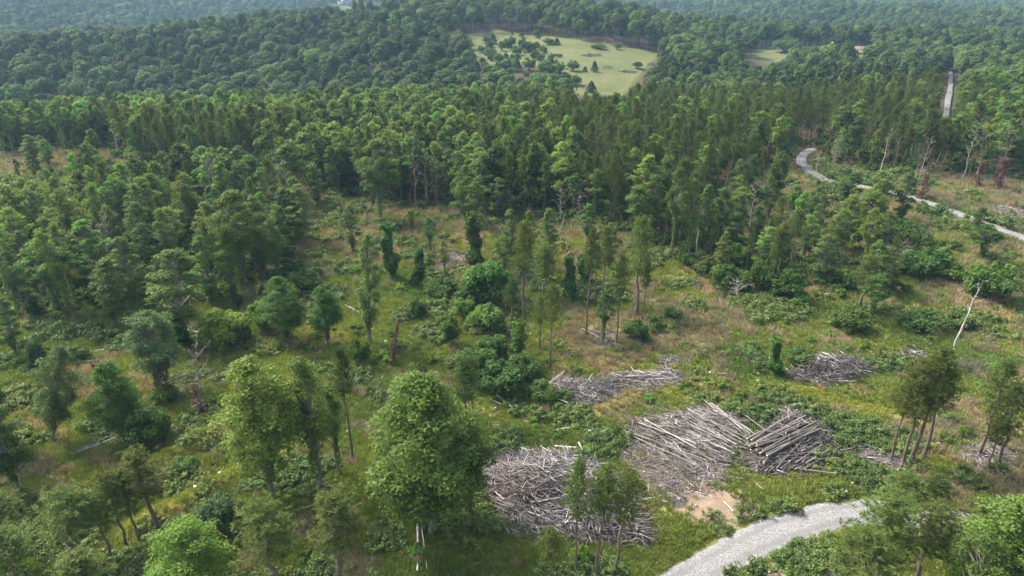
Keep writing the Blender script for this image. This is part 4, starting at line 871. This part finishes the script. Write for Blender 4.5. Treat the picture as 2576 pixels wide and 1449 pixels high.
for i, (xb, yb, yt, w, kd, v) in enumerate(fp):
    tn_ = (.8, .9, .9) if kd == 'cedar' else [(1.1, 1.3, .85), (1, 1.2, .9), (1.2, 1.35, 1.0), (.85, 1.05, .85)][i % 4]
    T(kd, v, xb, yb, yt, w, tn_, FL_.get(i, 'small dark cedar among the scattered pasture trees' if kd == 'cedar' else 'small leafy tree among the scattered pasture trees'),
      group=None if i in FL_ else ('cedars scattered over the pasture' if kd == 'cedar' else 'leafy trees scattered over the pasture'))
for i, (xb, yb, yt, w, tn_, lb) in enumerate([(2140, 155, 118, 40, (1.1, 1.3, .9), 'round pale tree beside the low white house'), (2210, 165, 118, 72, (.7, .85, .7), 'dark broad tree right of the low white house'),
    (1870, 128, 92, 55, (.8, .95, .75), 'broad dark tree behind the left end of the small far meadow'), (2010, 128, 113, 40, (1.5, 1.7, .8), 'bright green low tree on the small far meadow'),
    (2045, 128, 114, 36, (1.3, 1.6, .8), 'second bright green low tree on the small far meadow'), (1975, 130, 84, 60, (.8, .95, .8), 'dark round tree behind the small far meadow'),
    (2100, 126, 78, 50, (.75, .95, .75), 'tall dark tree behind the lamp pole at the far meadow'), (2290, 135, 85, 70, (1, 1.15, .8), 'broad green tree behind the low white house')]):
    T('bigshrub', i, xb, yb, yt, w, tn_, lb)

# ------------------------------------------------------------------ houses, poles
def box(x0, x1, y0, y1, z0, z1):
    V = [(x0, y0, z0), (x1, y0, z0), (x1, y1, z0), (x0, y1, z0), (x0, y0, z1), (x1, y0, z1), (x1, y1, z1), (x0, y1, z1)]
    return np.array(V, float), np.array([(3, 2, 1, 0), (4, 5, 6, 7), (0, 1, 5, 4), (1, 2, 6, 5), (2, 3, 7, 6), (3, 0, 4, 7)])
def part(nm, V, Fc, m, par): o = link(bpy.data.objects.new(nm, mk_mesh(nm, V, Fc, m))); o.parent = par; return o
def house(xb, yb, L, D_, hw, hr, mw, mr, label, yaw=0, at=None):
    x, y, z = (float(q[0]) for q in ground(xb, yb)); e_ = link(bpy.data.objects.new('house', None)); e_.location = (x, y, z); e_.rotation_euler = (0, 0, yaw)
    e_['label'] = label; e_['category'] = 'house'
    part('wall', *box(-L / 2, L / 2, -D_ / 2, D_ / 2, -1, hw), mw, e_)
    a_, b_ = L / 2 + .4, D_ / 2 + .5
    V = np.array([(-a_, -b_, hw - .15), (a_, -b_, hw - .15), (a_, 0, hw + hr), (-a_, 0, hw + hr), (-a_, b_, hw - .15), (a_, b_, hw - .15), (-a_, -b_, hw + .05), (a_, -b_, hw + .05), (a_, 0, hw + hr + .2), (-a_, 0, hw + hr + .2), (-a_, b_, hw + .05), (a_, b_, hw + .05)])
    part('roof', V, np.array([(0, 1, 2, 3), (3, 2, 5, 4), (7, 6, 9, 8), (8, 9, 10, 11), (1, 0, 6, 7), (4, 5, 11, 10), (0, 3, 9, 6), (3, 4, 10, 9), (2, 1, 7, 8), (5, 2, 8, 11)]), mr, e_)
    for k in range(3):
        wx = -L / 2 + L * (k + .5) / 3; part('window' if k != 1 else 'door', *box(wx - .7, wx + .7, -D_ / 2 - .06, -D_ / 2 + .02, .9 if k != 1 else 0, 2.1), M_DARKWIN, e_)
    return e_
house(2166, 134, 16, 9, 2.7, 2.6, M_WHITE, M_ROOF, 'low white house with brown roof half hidden by trees at the small far meadow')
house(868, 12, 26, 14, 5, 4, M_WHITE, M_METAL, 'large white farm building on the hazy far hill')
house(900, 13, 16, 9, 4, 2.5, M_WHITE, M_METAL, 'smaller white shed right of the large white farm building on the hazy hill')
house(2065, 80, 18, 10, 4, 3.5, M_ROOF, M_ROOF, 'dark grey house roof among the trees of the far ridge')
def pole(xb, yb, yt, lamp, label):
    x, y, z = (float(q[0]) for q in ground(xb, yb)); h = float(height_for(x, y, yt)) - z; e_ = link(bpy.data.objects.new('utility_pole', None)); e_.location = (x, y, z)
    e_['label'] = label; e_['category'] = 'utility pole'
    V, Fc = tube([(0, 0, -.5), (0, 0, h)], [.28, .2], 8); part('post', V, Fc, M_POLE, e_); part('crossarm', *box(-1.2, 1.2, -.1, .1, h - .8, h - .6), M_POLE, e_)
    if lamp: part('lamp', *box(-.5, .5, -1.2, .3, h - .2, h + .25), M_WHITE, e_)
pole(1762, 124, 100, False, 'wooden utility pole at the right end of the pasture woods')
pole(1830, 158, 128, False, 'wooden utility pole left of the small far meadow')
pole(2090, 130, 107, True, 'pole with a white lamp head behind the small far meadow')

# ------------------------------------------------------------------ branch piles and logs
def sticks(C_, D_, L, R, lv, g, bend=.05, sides=4):
    """n bent sticks as one mesh: centres, unit directions, lengths, radii"""
    n = len(C_); t = np.array([-.5, -.17, .17, .5]); a1 = unit(np.cross(D_, np.array([.1, .2, .97]))); a2 = np.cross(D_, a1)
    off = g.normal(size=(n, 4, 1)) * bend * L[:, None, None]; off2 = g.normal(size=(n, 4, 1)) * bend * .5 * L[:, None, None]
    Pp = C_[:, None] + D_[:, None] * (t[None, :, None] * L[:, None, None]) + a1[:, None] * off + a2[:, None] * off2
    rr = R[:, None] * np.array([1, .9, .75, .45])[None]; th = np.arange(sides) / sides * 2 * math.pi
    V = Pp[:, :, None] + (a1[:, None, None] * np.cos(th)[None, None, :, None] + a2[:, None, None] * np.sin(th)[None, None, :, None]) * rr[:, :, None, None]
    k = np.arange(n)[:, None, None] * 4 * sides; i = np.arange(3)[None, :, None] * sides; j = np.arange(sides)[None, None]; j2 = (j + 1) % sides
    Fc = np.stack([k + i + j, k + i + j2, k + i + sides + j2, k + i + sides + j], -1).reshape(-1, 4)
    c0 = (k[:, 0, 0])[:, None]; cap = np.concatenate([c0 + np.arange(sides)[::-1][None], c0 + 3 * sides + np.arange(sides)[None]])
    return V.reshape(-1, 3), np.concatenate([Fc, cap]), np.repeat(lv, 4 * sides)
def pile_height(poly, x, y, hmax, soft): return hmax * np.clip(sdist(poly, x, y) / soft, 0, 1) ** .7
def heap(name, label, px_poly, n, hmax, soft, az, spread, L=(1.2, 4.5), R=(.02, .07), seed=1, lvb=.45, cat=None):
    g = np.random.default_rng(seed); poly = world(px_poly); x0, y0 = poly.min(0) - 2; x1, y1 = poly.max(0) + 2; xs_, ys_ = [], []
    while len(xs_) < n:
        x, y = g.uniform(x0, x1, n), g.uniform(y0, y1, n); m = (sdist(poly, x, y) + (fbm(x / 3.5, y / 3.5, seed + 60, 2) - .5) * 5.5 > -.3); xs_ += list(x[m]); ys_ += list(y[m])
    x, y = np.array(xs_[:n]), np.array(ys_[:n]); hh = pile_height(poly, x, y, hmax, soft) * (.45 + 1.0 * fbm(x / 3.2, y / 3.2, seed + 70, 2)); z = H(x, y) + hh * (1 - g.random(n) ** 2.2 * .8) + .04
    th = az + g.normal(size=n) * spread + (fbm(x / 4, y / 4, seed, 2) - .5) * 3; D_ = unit(np.c_[np.cos(th), np.sin(th), g.normal(size=n) * .22])
    Ln = g.uniform(L[0], L[1], n) * g.uniform(.5, 1, n); Rr = (R[0] + (R[1] - R[0]) * g.random(n) ** 2.2 * 1.5) * g.uniform(.6, 1.1, n); lv = np.clip(g.normal(lvb, .26, n), 0, 1)
    V, Fc, l4 = sticks(np.c_[x, y, z], D_, Ln, Rr, lv, g); o = link(bpy.data.objects.new(name, mk_mesh(name, V, Fc, M_STICK, l4)))
    o['kind'] = 'stuff'; o['label'] = label; return o
heap('branches', 'great heap of tangled grey branches right of the biggest oak', PILE_A, 8000, 2.6, 5, 2.5, .8, (1.2, 5.5), (.02, .07), 1, .5)
heap('branches', 'loose carpet of sticks under the pale log fan', LITTER_PX[6], 2200, .35, 3, 2.5, .9, (.6, 3.5), (.015, .05), 2, .5)
heap('branches', 'sticks tangled under the pale fanned logs', PILE_B, 1300, 1.2, 3.5, 2.5, .7, (1, 4.5), (.02, .06), 3, .5)
heap('branches', 'dark sticks around the stack of thick logs', PILE_C, 1500, 1.2, 3.5, .7, .6, (1, 4.5), (.02, .07), 4, .33)
heap('branches', 'broken limbs lying over the neat log stack', [(1880, 1150), (1930, 1080), (1990, 1040), (2050, 1060), (2040, 1120), (1960, 1170)], 160, 2.6, 1.5, .6, .9, (1, 5), (.02, .07), 40, .55)
heap('branches', 'small grey branch pile beyond the branch heap', PILE_D, 1300, 1.2, 2.5, 2.6, 1.0, (.8, 4), (.02, .06), 5, .5)
heap('branches', 'low grey branch pile further up the slope', PILE_D2, 1200, 1.0, 2.5, .3, 1.0, (.8, 4), (.02, .06), 6, .55)
heap('branches', 'rounded grey branch pile beside the dark vine column', PILE_E, 1700, 2.0, 3, .5, 1.2, (.8, 4.2), (.02, .065), 7, .4)
for i, p_ in enumerate(LITTER_PX[7:]):
    heap('branches', ['scattered sticks between log stack and leaning pines', 'grey sticks at the foot of the right edge pines', 'dark brush pile by the far road bend', 'grey brush beyond the far road at the right', 'small brush patch before the far road',
         'grey sticks on the left slope', 'faint brush line below the pale leaning dead tree', 'brown brush in the upper middle clearing', 'twigs under the central open grove', 'sticks above the low grey branch pile'][i],
         p_, (420, 420, 500, 700, 200, 260, 420, 320, 200, 260)[i], (.3, .4, .8, .7, .5, .25, .3, .3, .3, .4)[i], 2.5, (0, .3, 0, .2, 0, .7, .2, .1, .5, .3)[i], .7, (.8, 3.5), (.02, .06), 20 + i, (.45, .5, .3, .55, .35, .6, .45, .35, .5, .6)[i])
for i, (cx_, cy_, w_, n_) in enumerate([(1490, 140, 28, 260), (1578, 180, 22, 160), (1640, 163, 12, 80), (1527, 170, 14, 60)]):
    heap('branches', ['brown brush patch in the upper right of the pasture', 'brown brush patch at the right of the pasture', 'tiny brush patch by the right pasture edge', 'faint brush patch right of the lone middle cedar'][i],
         [(cx_ - w_, cy_), (cx_ - w_ * .4, cy_ - 3), (cx_ + w_ * .6, cy_ - 3), (cx_ + w_, cy_ + 1), (cx_, cy_ + 4)], n_, .8, 3, .2, 1.2, (1.5, 5), (.05, .12), 50 + i, .33)
g = np.random.default_rng(321)       # sticks lying about the clearing
CLEAR = world([(-200, 900), (0, 560), (760, 470), (1560, 600), (2250, 520), (2600, 640), (2620, 1449), (2000, 1230), (1500, 1449), (-100, 1449)])
x0, y0 = CLEAR.min(0); x1, y1 = CLEAR.max(0); x, y = g.uniform(x0, x1, 9000), g.uniform(y0, y1, 9000); cl = vnoise(x / 7, y / 7, 13)
m = inside(CLEAR, x, y) & (road_d(x, y) > .5) & (cl > .5) & (g.random(9000) < .75); x, y = x[m], y[m]; n = len(x); th = g.uniform(0, 6.28, n)
V, Fc, l4 = sticks(np.c_[x, y, H(x, y) + .15], unit(np.c_[np.cos(th), np.sin(th), g.normal(size=n) * .12]), g.uniform(.5, 3.2, n), g.uniform(.015, .06, n), np.clip(g.normal(.55, .25, n), 0, 1), g)
o = link(bpy.data.objects.new('fallen_twigs', mk_mesh('fallen_twigs', V, Fc, M_STICK, l4))); o['kind'] = 'stuff'; o['label'] = 'dead branches strewn over the cleared ground'

LOGM = []
for s_ in range(5):
    g = np.random.default_rng(400 + s_); t = np.linspace(-.5, .5, 7); pth = np.c_[g.normal(size=7) * .01 + .03 * np.sin(t * 4 + s_) * (s_ % 3), g.normal(size=7) * .01, t]
    V, Fc = tube(pth, np.linspace(1, .62, 7), 8); V = V.reshape(7, 8, 3); ctr = pth[:, None] * np.array([[[1, 1, 1]]])
    # unit length along z and unit radius: x and y are scaled by the radius, z by the length
    V = np.concatenate([(V[..., :2] - ctr[..., :2]) * (1 + g.normal(size=(7, 8, 1)) * .06) + ctr[..., :2] * 14, np.broadcast_to(ctr[..., 2:], (7, 8, 1))], -1).reshape(-1, 3)
    LOGM.append(mk_mesh('log', V, [Fc, np.array([list(range(8))[::-1], [48 + q for q in range(8)]])], [M_LOG, M_END], matidx=[0] * len(Fc) + [1, 1], smooth_=False))
def log(p0, p1, r, tint, label, group, name='log', cat='log'):
    p0, p1 = Vector(p0), Vector(p1); d = p1 - p0; o = link(bpy.data.objects.new(name, random.choice(LOGM))); o.location = (p0 + p1) / 2; o.scale = (r, r, d.length)
    o.rotation_euler = yaw_lean(d, random.uniform(0, 6.28)); o['label'] = label; o['category'] = cat; o['tint'] = [float(q) for q in tint]
    if group: o['group'] = group
    return o
def at(px_, py_, dz=0): x, y, z = (float(q[0]) for q in ground(px_, py_)); return (x, y, z + dz)
rnd = random.Random(5)
for i in range(62):      # pale fan of logs
    f = rnd.random(); lay = rnd.random(); x0_, y0_ = 1572 + 235 * f + rnd.gauss(0, 14), 1082 - 62 * f + rnd.gauss(0, 7); L_ = rnd.uniform(.7, 1.05); th = .45 + rnd.gauss(0, .07) + .12 * f; x1_, y1_ = x0_ + 230 * L_ * (1 - .45 * f) * math.cos(th), y0_ + 230 * L_ * (1 - .3 * f) * math.sin(th)
    v = rnd.uniform(.4, 1.15); log(at(x0_, y0_, .3 + .5 * lay), at(x1_, y1_, .25 + 1.3 * lay), rnd.uniform(.045, .10), (v, v * .98, v * .95), 'pale barkless log in the fan of logs left of the thick stack', 'pale logs fanned out left of the thick stack')
for i in range(44):      # thick dark stack
    a_ = i % 11; lay = i // 11; off = a_ - 5
    x0_, y0_ = 1900 + off * 5.2 + rnd.gauss(0, 4), 1146 + off * 4.0 + rnd.gauss(0, 4); x1_, y1_ = 2032 + off * 5.5 + rnd.gauss(0, 11), 1086 + off * 4.6 + rnd.gauss(0, 7)
    v = rnd.uniform(.2, .52); log(at(x0_, y0_, .2 + lay * .42), at(x1_, y1_, .25 + lay * .42), rnd.uniform(.10, .235), (v, v * .96, v * .92), 'thick grey log in the neat stack nearest the road', 'thick logs of the neat stack')
for i in range(48):      # loose dark logs right of stack
    x0_, y0_ = rnd.uniform(1900, 2030), rnd.uniform(1150, 1195); th = rnd.gauss(.62, .3); L_ = rnd.uniform(50, 110)
    v = rnd.uniform(.25, .7); log(at(x0_, y0_, .3 + rnd.random() * .8), at(x0_ + L_ * math.cos(th), y0_ - L_ * math.sin(th), .3 + rnd.random() * .8), rnd.uniform(.07, .14), (v, v * .96, v * .93), 'loose grey pole on the right flank of the neat log stack', 'loose poles right of the neat stack')
for i in range(48):      # bigger limbs in the great heap
    x0_, y0_ = rnd.uniform(1235, 1540), rnd.uniform(1165, 1330); th = rnd.gauss(-.6, .45); L_ = rnd.uniform(35, 105)
    P0, P1 = at(x0_, y0_), at(min(1650, x0_ + L_ * math.cos(th)), y0_ - L_ * math.sin(th) * .7); pa_w = LITTER[0]
    h0, h1 = (float(pile_height(pa_w, np.array([p_[0]]), np.array([p_[1]]), 2.2, 5)[0]) for p_ in (P0, P1)); v = rnd.uniform(.55, 1.4)
    log((P0[0], P0[1], P0[2] + h0 + .15), (P1[0], P1[1], P1[2] + h1 + .15), rnd.uniform(.045, .11), (v, v * .98, v * .95), 'pale limb lying on the great branch heap', 'pale limbs lying on the great branch heap')
for poly, n_, lb, gp in ((PILE_D, 14, 'pale limb on the small branch pile beyond the great heap', 'limbs on the small branch pile'), (PILE_D2, 14, 'pale limb on the low branch pile up the slope', 'limbs on the low branch pile'),
                     (PILE_E, 16, 'grey limb on the rounded branch pile by the vine column', 'limbs on the rounded branch pile')):
    for i in range(n_):
        xx = [p_[0] for p_ in poly]; yy = [p_[1] for p_ in poly]; x0_, y0_ = rnd.uniform(min(xx) + 15, max(xx) - 50), rnd.uniform(min(yy) + 15, max(yy) - 8); th = rnd.uniform(-.8, .8); L_ = rnd.uniform(25, 60); v = rnd.uniform(.8, 1.4)
        log(at(x0_, y0_, .7), at(x0_ + L_ * math.cos(th), y0_ - L_ * math.sin(th) * .6, 1.0), rnd.uniform(.05, .1), (v, v * .98, v * .95), lb, gp)
for i, (a0, b0, a1, b1, r_, v, lb) in enumerate([
    (468, 826, 535, 842, .16, 1.5, 'white fallen trunk left of the vivid yellow-green low tree'), (520, 850, 632, 872, .17, 1.5, 'long white fallen trunk under the vivid yellow-green low tree'), (505, 858, 600, 864, .10, 1.1, 'thin grey fallen trunk beside the long white one'),
    (190, 885, 295, 878, .2, .9, 'thick grey fallen trunk across the reddish brush on the left'), (205, 893, 260, 880, .12, 1.3, 'short pale log in front of the thick grey fallen trunk'), (480, 700, 560, 722, .12, .9, 'grey fallen trunk in the left woodland'),
    (870, 770, 905, 790, .1, 1.6, 'white crooked limb left of the pale slender tree'), (1050, 1318, 1052, 1445, .14, 1.7, 'white fallen pole lying towards the viewer at the bottom centre'), (1060, 1320, 1075, 1440, .08, 1.5, 'thinner twin of the white pole at the bottom centre'),
    (1232, 1012, 1262, 1030, .1, 1.5, 'pale stick on the grass above the branch heap'), (1250, 1000, 1285, 1035, .14, 1.6, 'thick pale broken log on the grass above the branch heap'), (1312, 985, 1325, 1010, .1, 1.6, 'short white stick standing near the dark thicket'),
    (1395, 1128, 1450, 1133, .16, 1.7, 'white straight log at the top of the great branch heap'), (1395, 1085, 1495, 1072, .1, 1.3, 'long pale pole on the grass above the great branch heap'), (1480, 1078, 1520, 1120, .09, 1.5, 'pale stick slanting through the grass left of the bright green patch'),
    (1455, 1120, 1490, 1180, .12, 1.7, 'bright slanting pole at the top right of the great heap'), (1360, 1125, 1400, 1150, .1, 1.5, 'pale stick at the upper edge of the great heap'), (1280, 1112, 1330, 1128, .1, 1.5, 'pale stick at the upper left edge of the great heap'),
    (1700, 1380, 1680, 1340, .01, 1, ''), (1580, 775, 1600, 790, .08, 1.2, ''), (1462, 822, 1510, 848, .1, 1.3, 'pale fallen log before the central open grove'), (2170, 1098, 2300, 1150, .01, 1, ''),
    (1790, 940, 1850, 950, .09, 1.2, 'grey fallen pole on the mown looking grass behind the log stack'), (2060, 1110, 2225, 1140, .1, .8, 'long dark pole pointing from the stack to the leaning pines'), (2095, 1145, 2185, 1130, .09, .9, 'thin pole crossing the ground right of the stack'),
    (1100, 620, 1185, 640, .16, .6, 'dark fallen trunk in the upper middle clearing'), (2000, 690, 2060, 705, .1, 1.1, 'pale fallen stick right of the vine-covered mound'), (2290, 1090, 2330, 1100, .08, 1.2, ''),
    (1900, 1215, 1920, 1235, .08, 1.5, 'short white stick in the green weeds below the stack'), (1820, 1270, 1850, 1300, .09, 1.5, 'pale stick at the edge of the bare dirt by the road'), (2110, 1425, 2140, 1449, .1, 1.6, 'white stick in the weeds below the near road'),
    (1920, 1375, 1935, 1400, .01, 1, ''), (2340, 545, 2390, 560, .1, 1.0, 'thin fallen stick before the far road'), (1690, 1110, 1760, 1190, .11, 1.3, 'long pale pole sloping down the stick carpet'),
    (195, 1140, 290, 1100, .12, 1.2, 'grey fallen trunk on the left slope above the pines'), (340, 1395, 390, 1350, .1, 1.4, 'pale branch among the lower left pines'), (740, 1290, 800, 1270, .09, 1.2, 'pale branch below the forked yellow-green tree')]):
    if lb: log(at(a0, b0, .25), at(a1, b1, .3), r_, (v, v * .98, v * .95), lb, None, 'fallen_log', 'fallen log')
for i, (xb, yb, lb) in enumerate([(1246, 1040, 'cut tree stump on the grass above the great branch heap'), (1700, 560, 'pale stump near the dark forest edge'), (2160, 500, 'low stump between thin wood and far road')]):
    P0 = at(xb, yb, -.1); log(P0, (P0[0], P0[1], P0[2] + .6), .24, (1, .9, .8), lb, None, 'tree_stump', 'tree stump')

# ------------------------------------------------------------------ grass, weeds, stones
def tuft(seed, nb, hgt, wd, sprd, m, flop=.5):
    g = np.random.default_rng(seed); th = g.uniform(0, 6.28, nb); r_ = sprd * np.sqrt(g.random(nb)) * .6; b0 = np.c_[np.cos(th) * r_, np.sin(th) * r_, np.full(nb, -.05)]
    th2 = th + g.normal(size=nb) * .7; L = hgt * g.uniform(.5, 1.1, nb); o = np.c_[np.cos(th2), np.sin(th2), th * 0] * (flop * L * g.uniform(.2, 1, nb))[:, None]
    tip = b0 + o + np.c_[th * 0, th * 0, L]; mid = b0 + o * .35 + np.c_[th * 0, th * 0, L * .6]; sd_ = unit(np.cross(tip - b0, g.normal(size=(nb, 3)))) * wd
    V = np.stack([b0 - sd_, b0 + sd_, mid + sd_ * .8, mid - sd_ * .8, tip], 1).reshape(-1, 3); k = np.arange(nb)[:, None] * 5
    me = mk_mesh('tuft', V, [k + np.array([[0, 1, 2, 3]]), k + np.array([[3, 2, 4]])], m, np.repeat(g.uniform(0, 1, nb), 5)); return bpy.data.objects.new('tuft', me)
def weed(seed, Ht, R, nl, nlv, leaf, m): P_ = shrub(seed, Ht, R, nl, nlv, leaf, 'weed', m); return bpy.data.objects.new('weed', P_[1])
def spread(n, y0, y1, pw=1.0):
    y = y0 + (y1 - y0) * g.random(n) ** pw; x = (g.random(n) * 2 - 1) * (y * .80 + 12); return x, y
g = np.random.default_rng(500)
x, y = spread(260000, 48, 275, 1.25)
rd = road_d(x, y); fo_ = inside(FOREST, x, y) & ~inside(world([(1860, 440), (2600, 455), (2600, 440), (2000, 425)]), x, y)
lit = near_any(LITTER, x, y, 1.5); dr = near_any(DIRT, x, y, 1.8)
edge_n = (fbm(x / 1.6, y / 1.6, 43, 2) - .5) * 1.6
u_, v_ = proj(x, y, H0(x, y))
keep = (rd > -.05 + edge_n * .7) & (g.random(len(x)) > lit * .93) & (g.random(len(x)) > dr * .97) & (~fo_ | (g.random(len(x)) < .1)) & (u_ > -60) & (u_ < 2640) & (v_ < 1500)
x, y = x[keep], y[keep]; z = H(x, y); d = np.hypot(x, y)
big = fbm(x / 16, y / 16, 91, 3); small = fbm(x / 2.6, y / 2.6, 92, 2); u_, v_ = proj(x, y, z)
gp = world([(1500, 1060), (1580, 1070), (1630, 1130), (1560, 1140), (1480, 1110)]); lush = near_any([gp], x, y, 1.5)
dryness = big * .55 + small * .5 + .05 * np.clip((d - 95) / 60, 0, 1) - .07 * (d < 85) - lush * .6
dry = dryness > .60; wd = (~dry) & (fbm(x / 5, y / 5, 95, 2) > .60)
TG = [tuft(501, 26, .5, .028, .42, M_GRASS), tuft(502, 24, .38, .03, .5, M_GRASS, .8)]; TD = [tuft(503, 26, .75, .022, .34, M_DRY, .55), tuft(504, 22, .55, .025, .45, M_DRY, .9)]
TW = [weed(505, .7, .5, 6, 90, .11, M_WEED), weed(506, 1.0, .8, 8, 140, .13, M_WEED)]
def sc(nm, lb, m, protos, base, smin, smax):
    n = int(m.sum()); s_ = g.uniform(smin, smax, n) * (1 + np.clip((d[m] - 90) / 120, 0, 1) * .9); ti = np.array(base)[None] * g.uniform(.75, 1.25, (n, 1)) * (1 + (fbm(x[m] / 9, y[m] / 9, 97, 2)[:, None] - .5) * np.array([[.9, .5, .3]]))
    tk = np.clip(sum(np.exp(-(pdist(l, x[m], y[m]) / 1.6) ** 2) for l in TRACK + BERMS[:2]), 0, 1)[:, None]; ti = ti * (1 + tk * np.array([[.38, .27, 0]])); s_ = s_ * (1 - .3 * tk[:, 0])
    scatter(nm, lb, np.c_[x[m], y[m], z[m] + .02], np.c_[g.normal(size=(n, 2)) * .12, g.uniform(0, 6.28, n)], np.c_[s_, s_, s_ * g.uniform(.7, 1.2, n)], g.integers(0, 2, n), ti, protos); print(nm, n)
sc('green_grass', 'green and olive grass covering the cleared ground', ~dry & ~wd, TG, (1.02, 1.14, .98), .8, 1.5)
sc('dry_grass', 'tan dry bunch grass in patches over the cleared ground', dry & (g.random(len(x)) < .62), TD, (1, 1, 1), .8, 1.5)
sc('weeds', 'leafy weeds and brambles over the cleared ground', wd & (g.random(len(x)) < .5), TW, (1, 1, 1), .7, 1.4)
g = np.random.default_rng(600); x, y = spread(4200, 50, 270, 1.1); m = (road_d(x, y) > .8) & ((x > 0) | (y > 95) | (g.random(len(x)) < .3)) & ((y > 85) | (g.random(len(x)) < .45)) & ~inside(FOREST, x, y) & (near_any(LITTER, x, y, 1) < .2) & (near_any(DIRT, x, y, 4) < .05) & (fbm(x / 12, y / 12, 96, 2) > .52); x, y = x[m], y[m]; z = H(x, y); d = np.hypot(x, y); n = len(x)
SB = []
for i in range(3):
    P_ = shrub(610 + i, 1.3, 1.0, 9, 420, .14, 'bramble'); SB.append(bpy.data.objects.new('bramble', P_[1]))
s_ = g.uniform(.3, 1.2, n) ** 1.4; tt = np.array([(1.3, 1.55, .8), (.95, 1.2, .75), (1.55, 1.75, .8)])[g.integers(0, 3, n)] * g.uniform(.8, 1.2, (n, 1))
scatter('undergrowth', 'low green bushes and brambles dotted over the clearing', np.c_[x, y, z], np.c_[np.zeros((n, 2)), g.uniform(0, 6.28, n)], np.c_[s_, s_, s_ * .9], g.integers(0, 3, n), tt, SB); print('undergrowth', n)
# understorey at the forest edge
x, y = spread(6500, 120, 300, 1.0); sdF = sdist(FOREST, x, y); m = (road_d(x, y) > 1) & (((sdF > -3) & (sdF < 45)) | (inside(ZM, x, y) | inside(ZR, x, y))) & (g.random(len(x)) < .55); x, y = x[m], y[m]; n = len(x); s_ = g.uniform(1.0, 2.8, n)
tt = np.array([(.8, 1., .7), (.65, .85, .7), (1.0, 1.2, .75)])[g.integers(0, 3, n)] * g.uniform(.7, 1.2, (n, 1))
scatter('undergrowth', 'dark understorey bushes under the wood and along its edge', np.c_[x, y, H(x, y)], np.c_[np.zeros((n, 2)), g.uniform(0, 6.28, n)], np.c_[s_, s_, s_ * 1.1], g.integers(0, 3, n), tt, SB); print('under2', n)
# pale stones
g = np.random.default_rng(700); x, y = spread(420, 55, 220); m = (road_d(x, y) > .3) & ~inside(FOREST, x, y); x, y = x[m], y[m]; Vs, Fs = [], []
for i, (a_, b_, c_) in enumerate(zip(x, y, H(x, y))):
    V, Fc = box(-.5, .5, -.5, .5, -.3, .4); Vs.append((V + g.normal(size=V.shape) * .12) * g.uniform(.15, .42) + np.array([a_, b_, c_ + .12])); Fs.append(Fc + 8 * i)
o = link(bpy.data.objects.new('stones', mk_mesh('stones', np.concatenate(Vs), np.concatenate(Fs), M_ROCK))); o['kind'] = 'stuff'; o['label'] = 'small pale stones in the cleared ground'
print('objects', len(S.objects), 'cand', len(C), 'rest', len(rest), 'far', len(tnt))
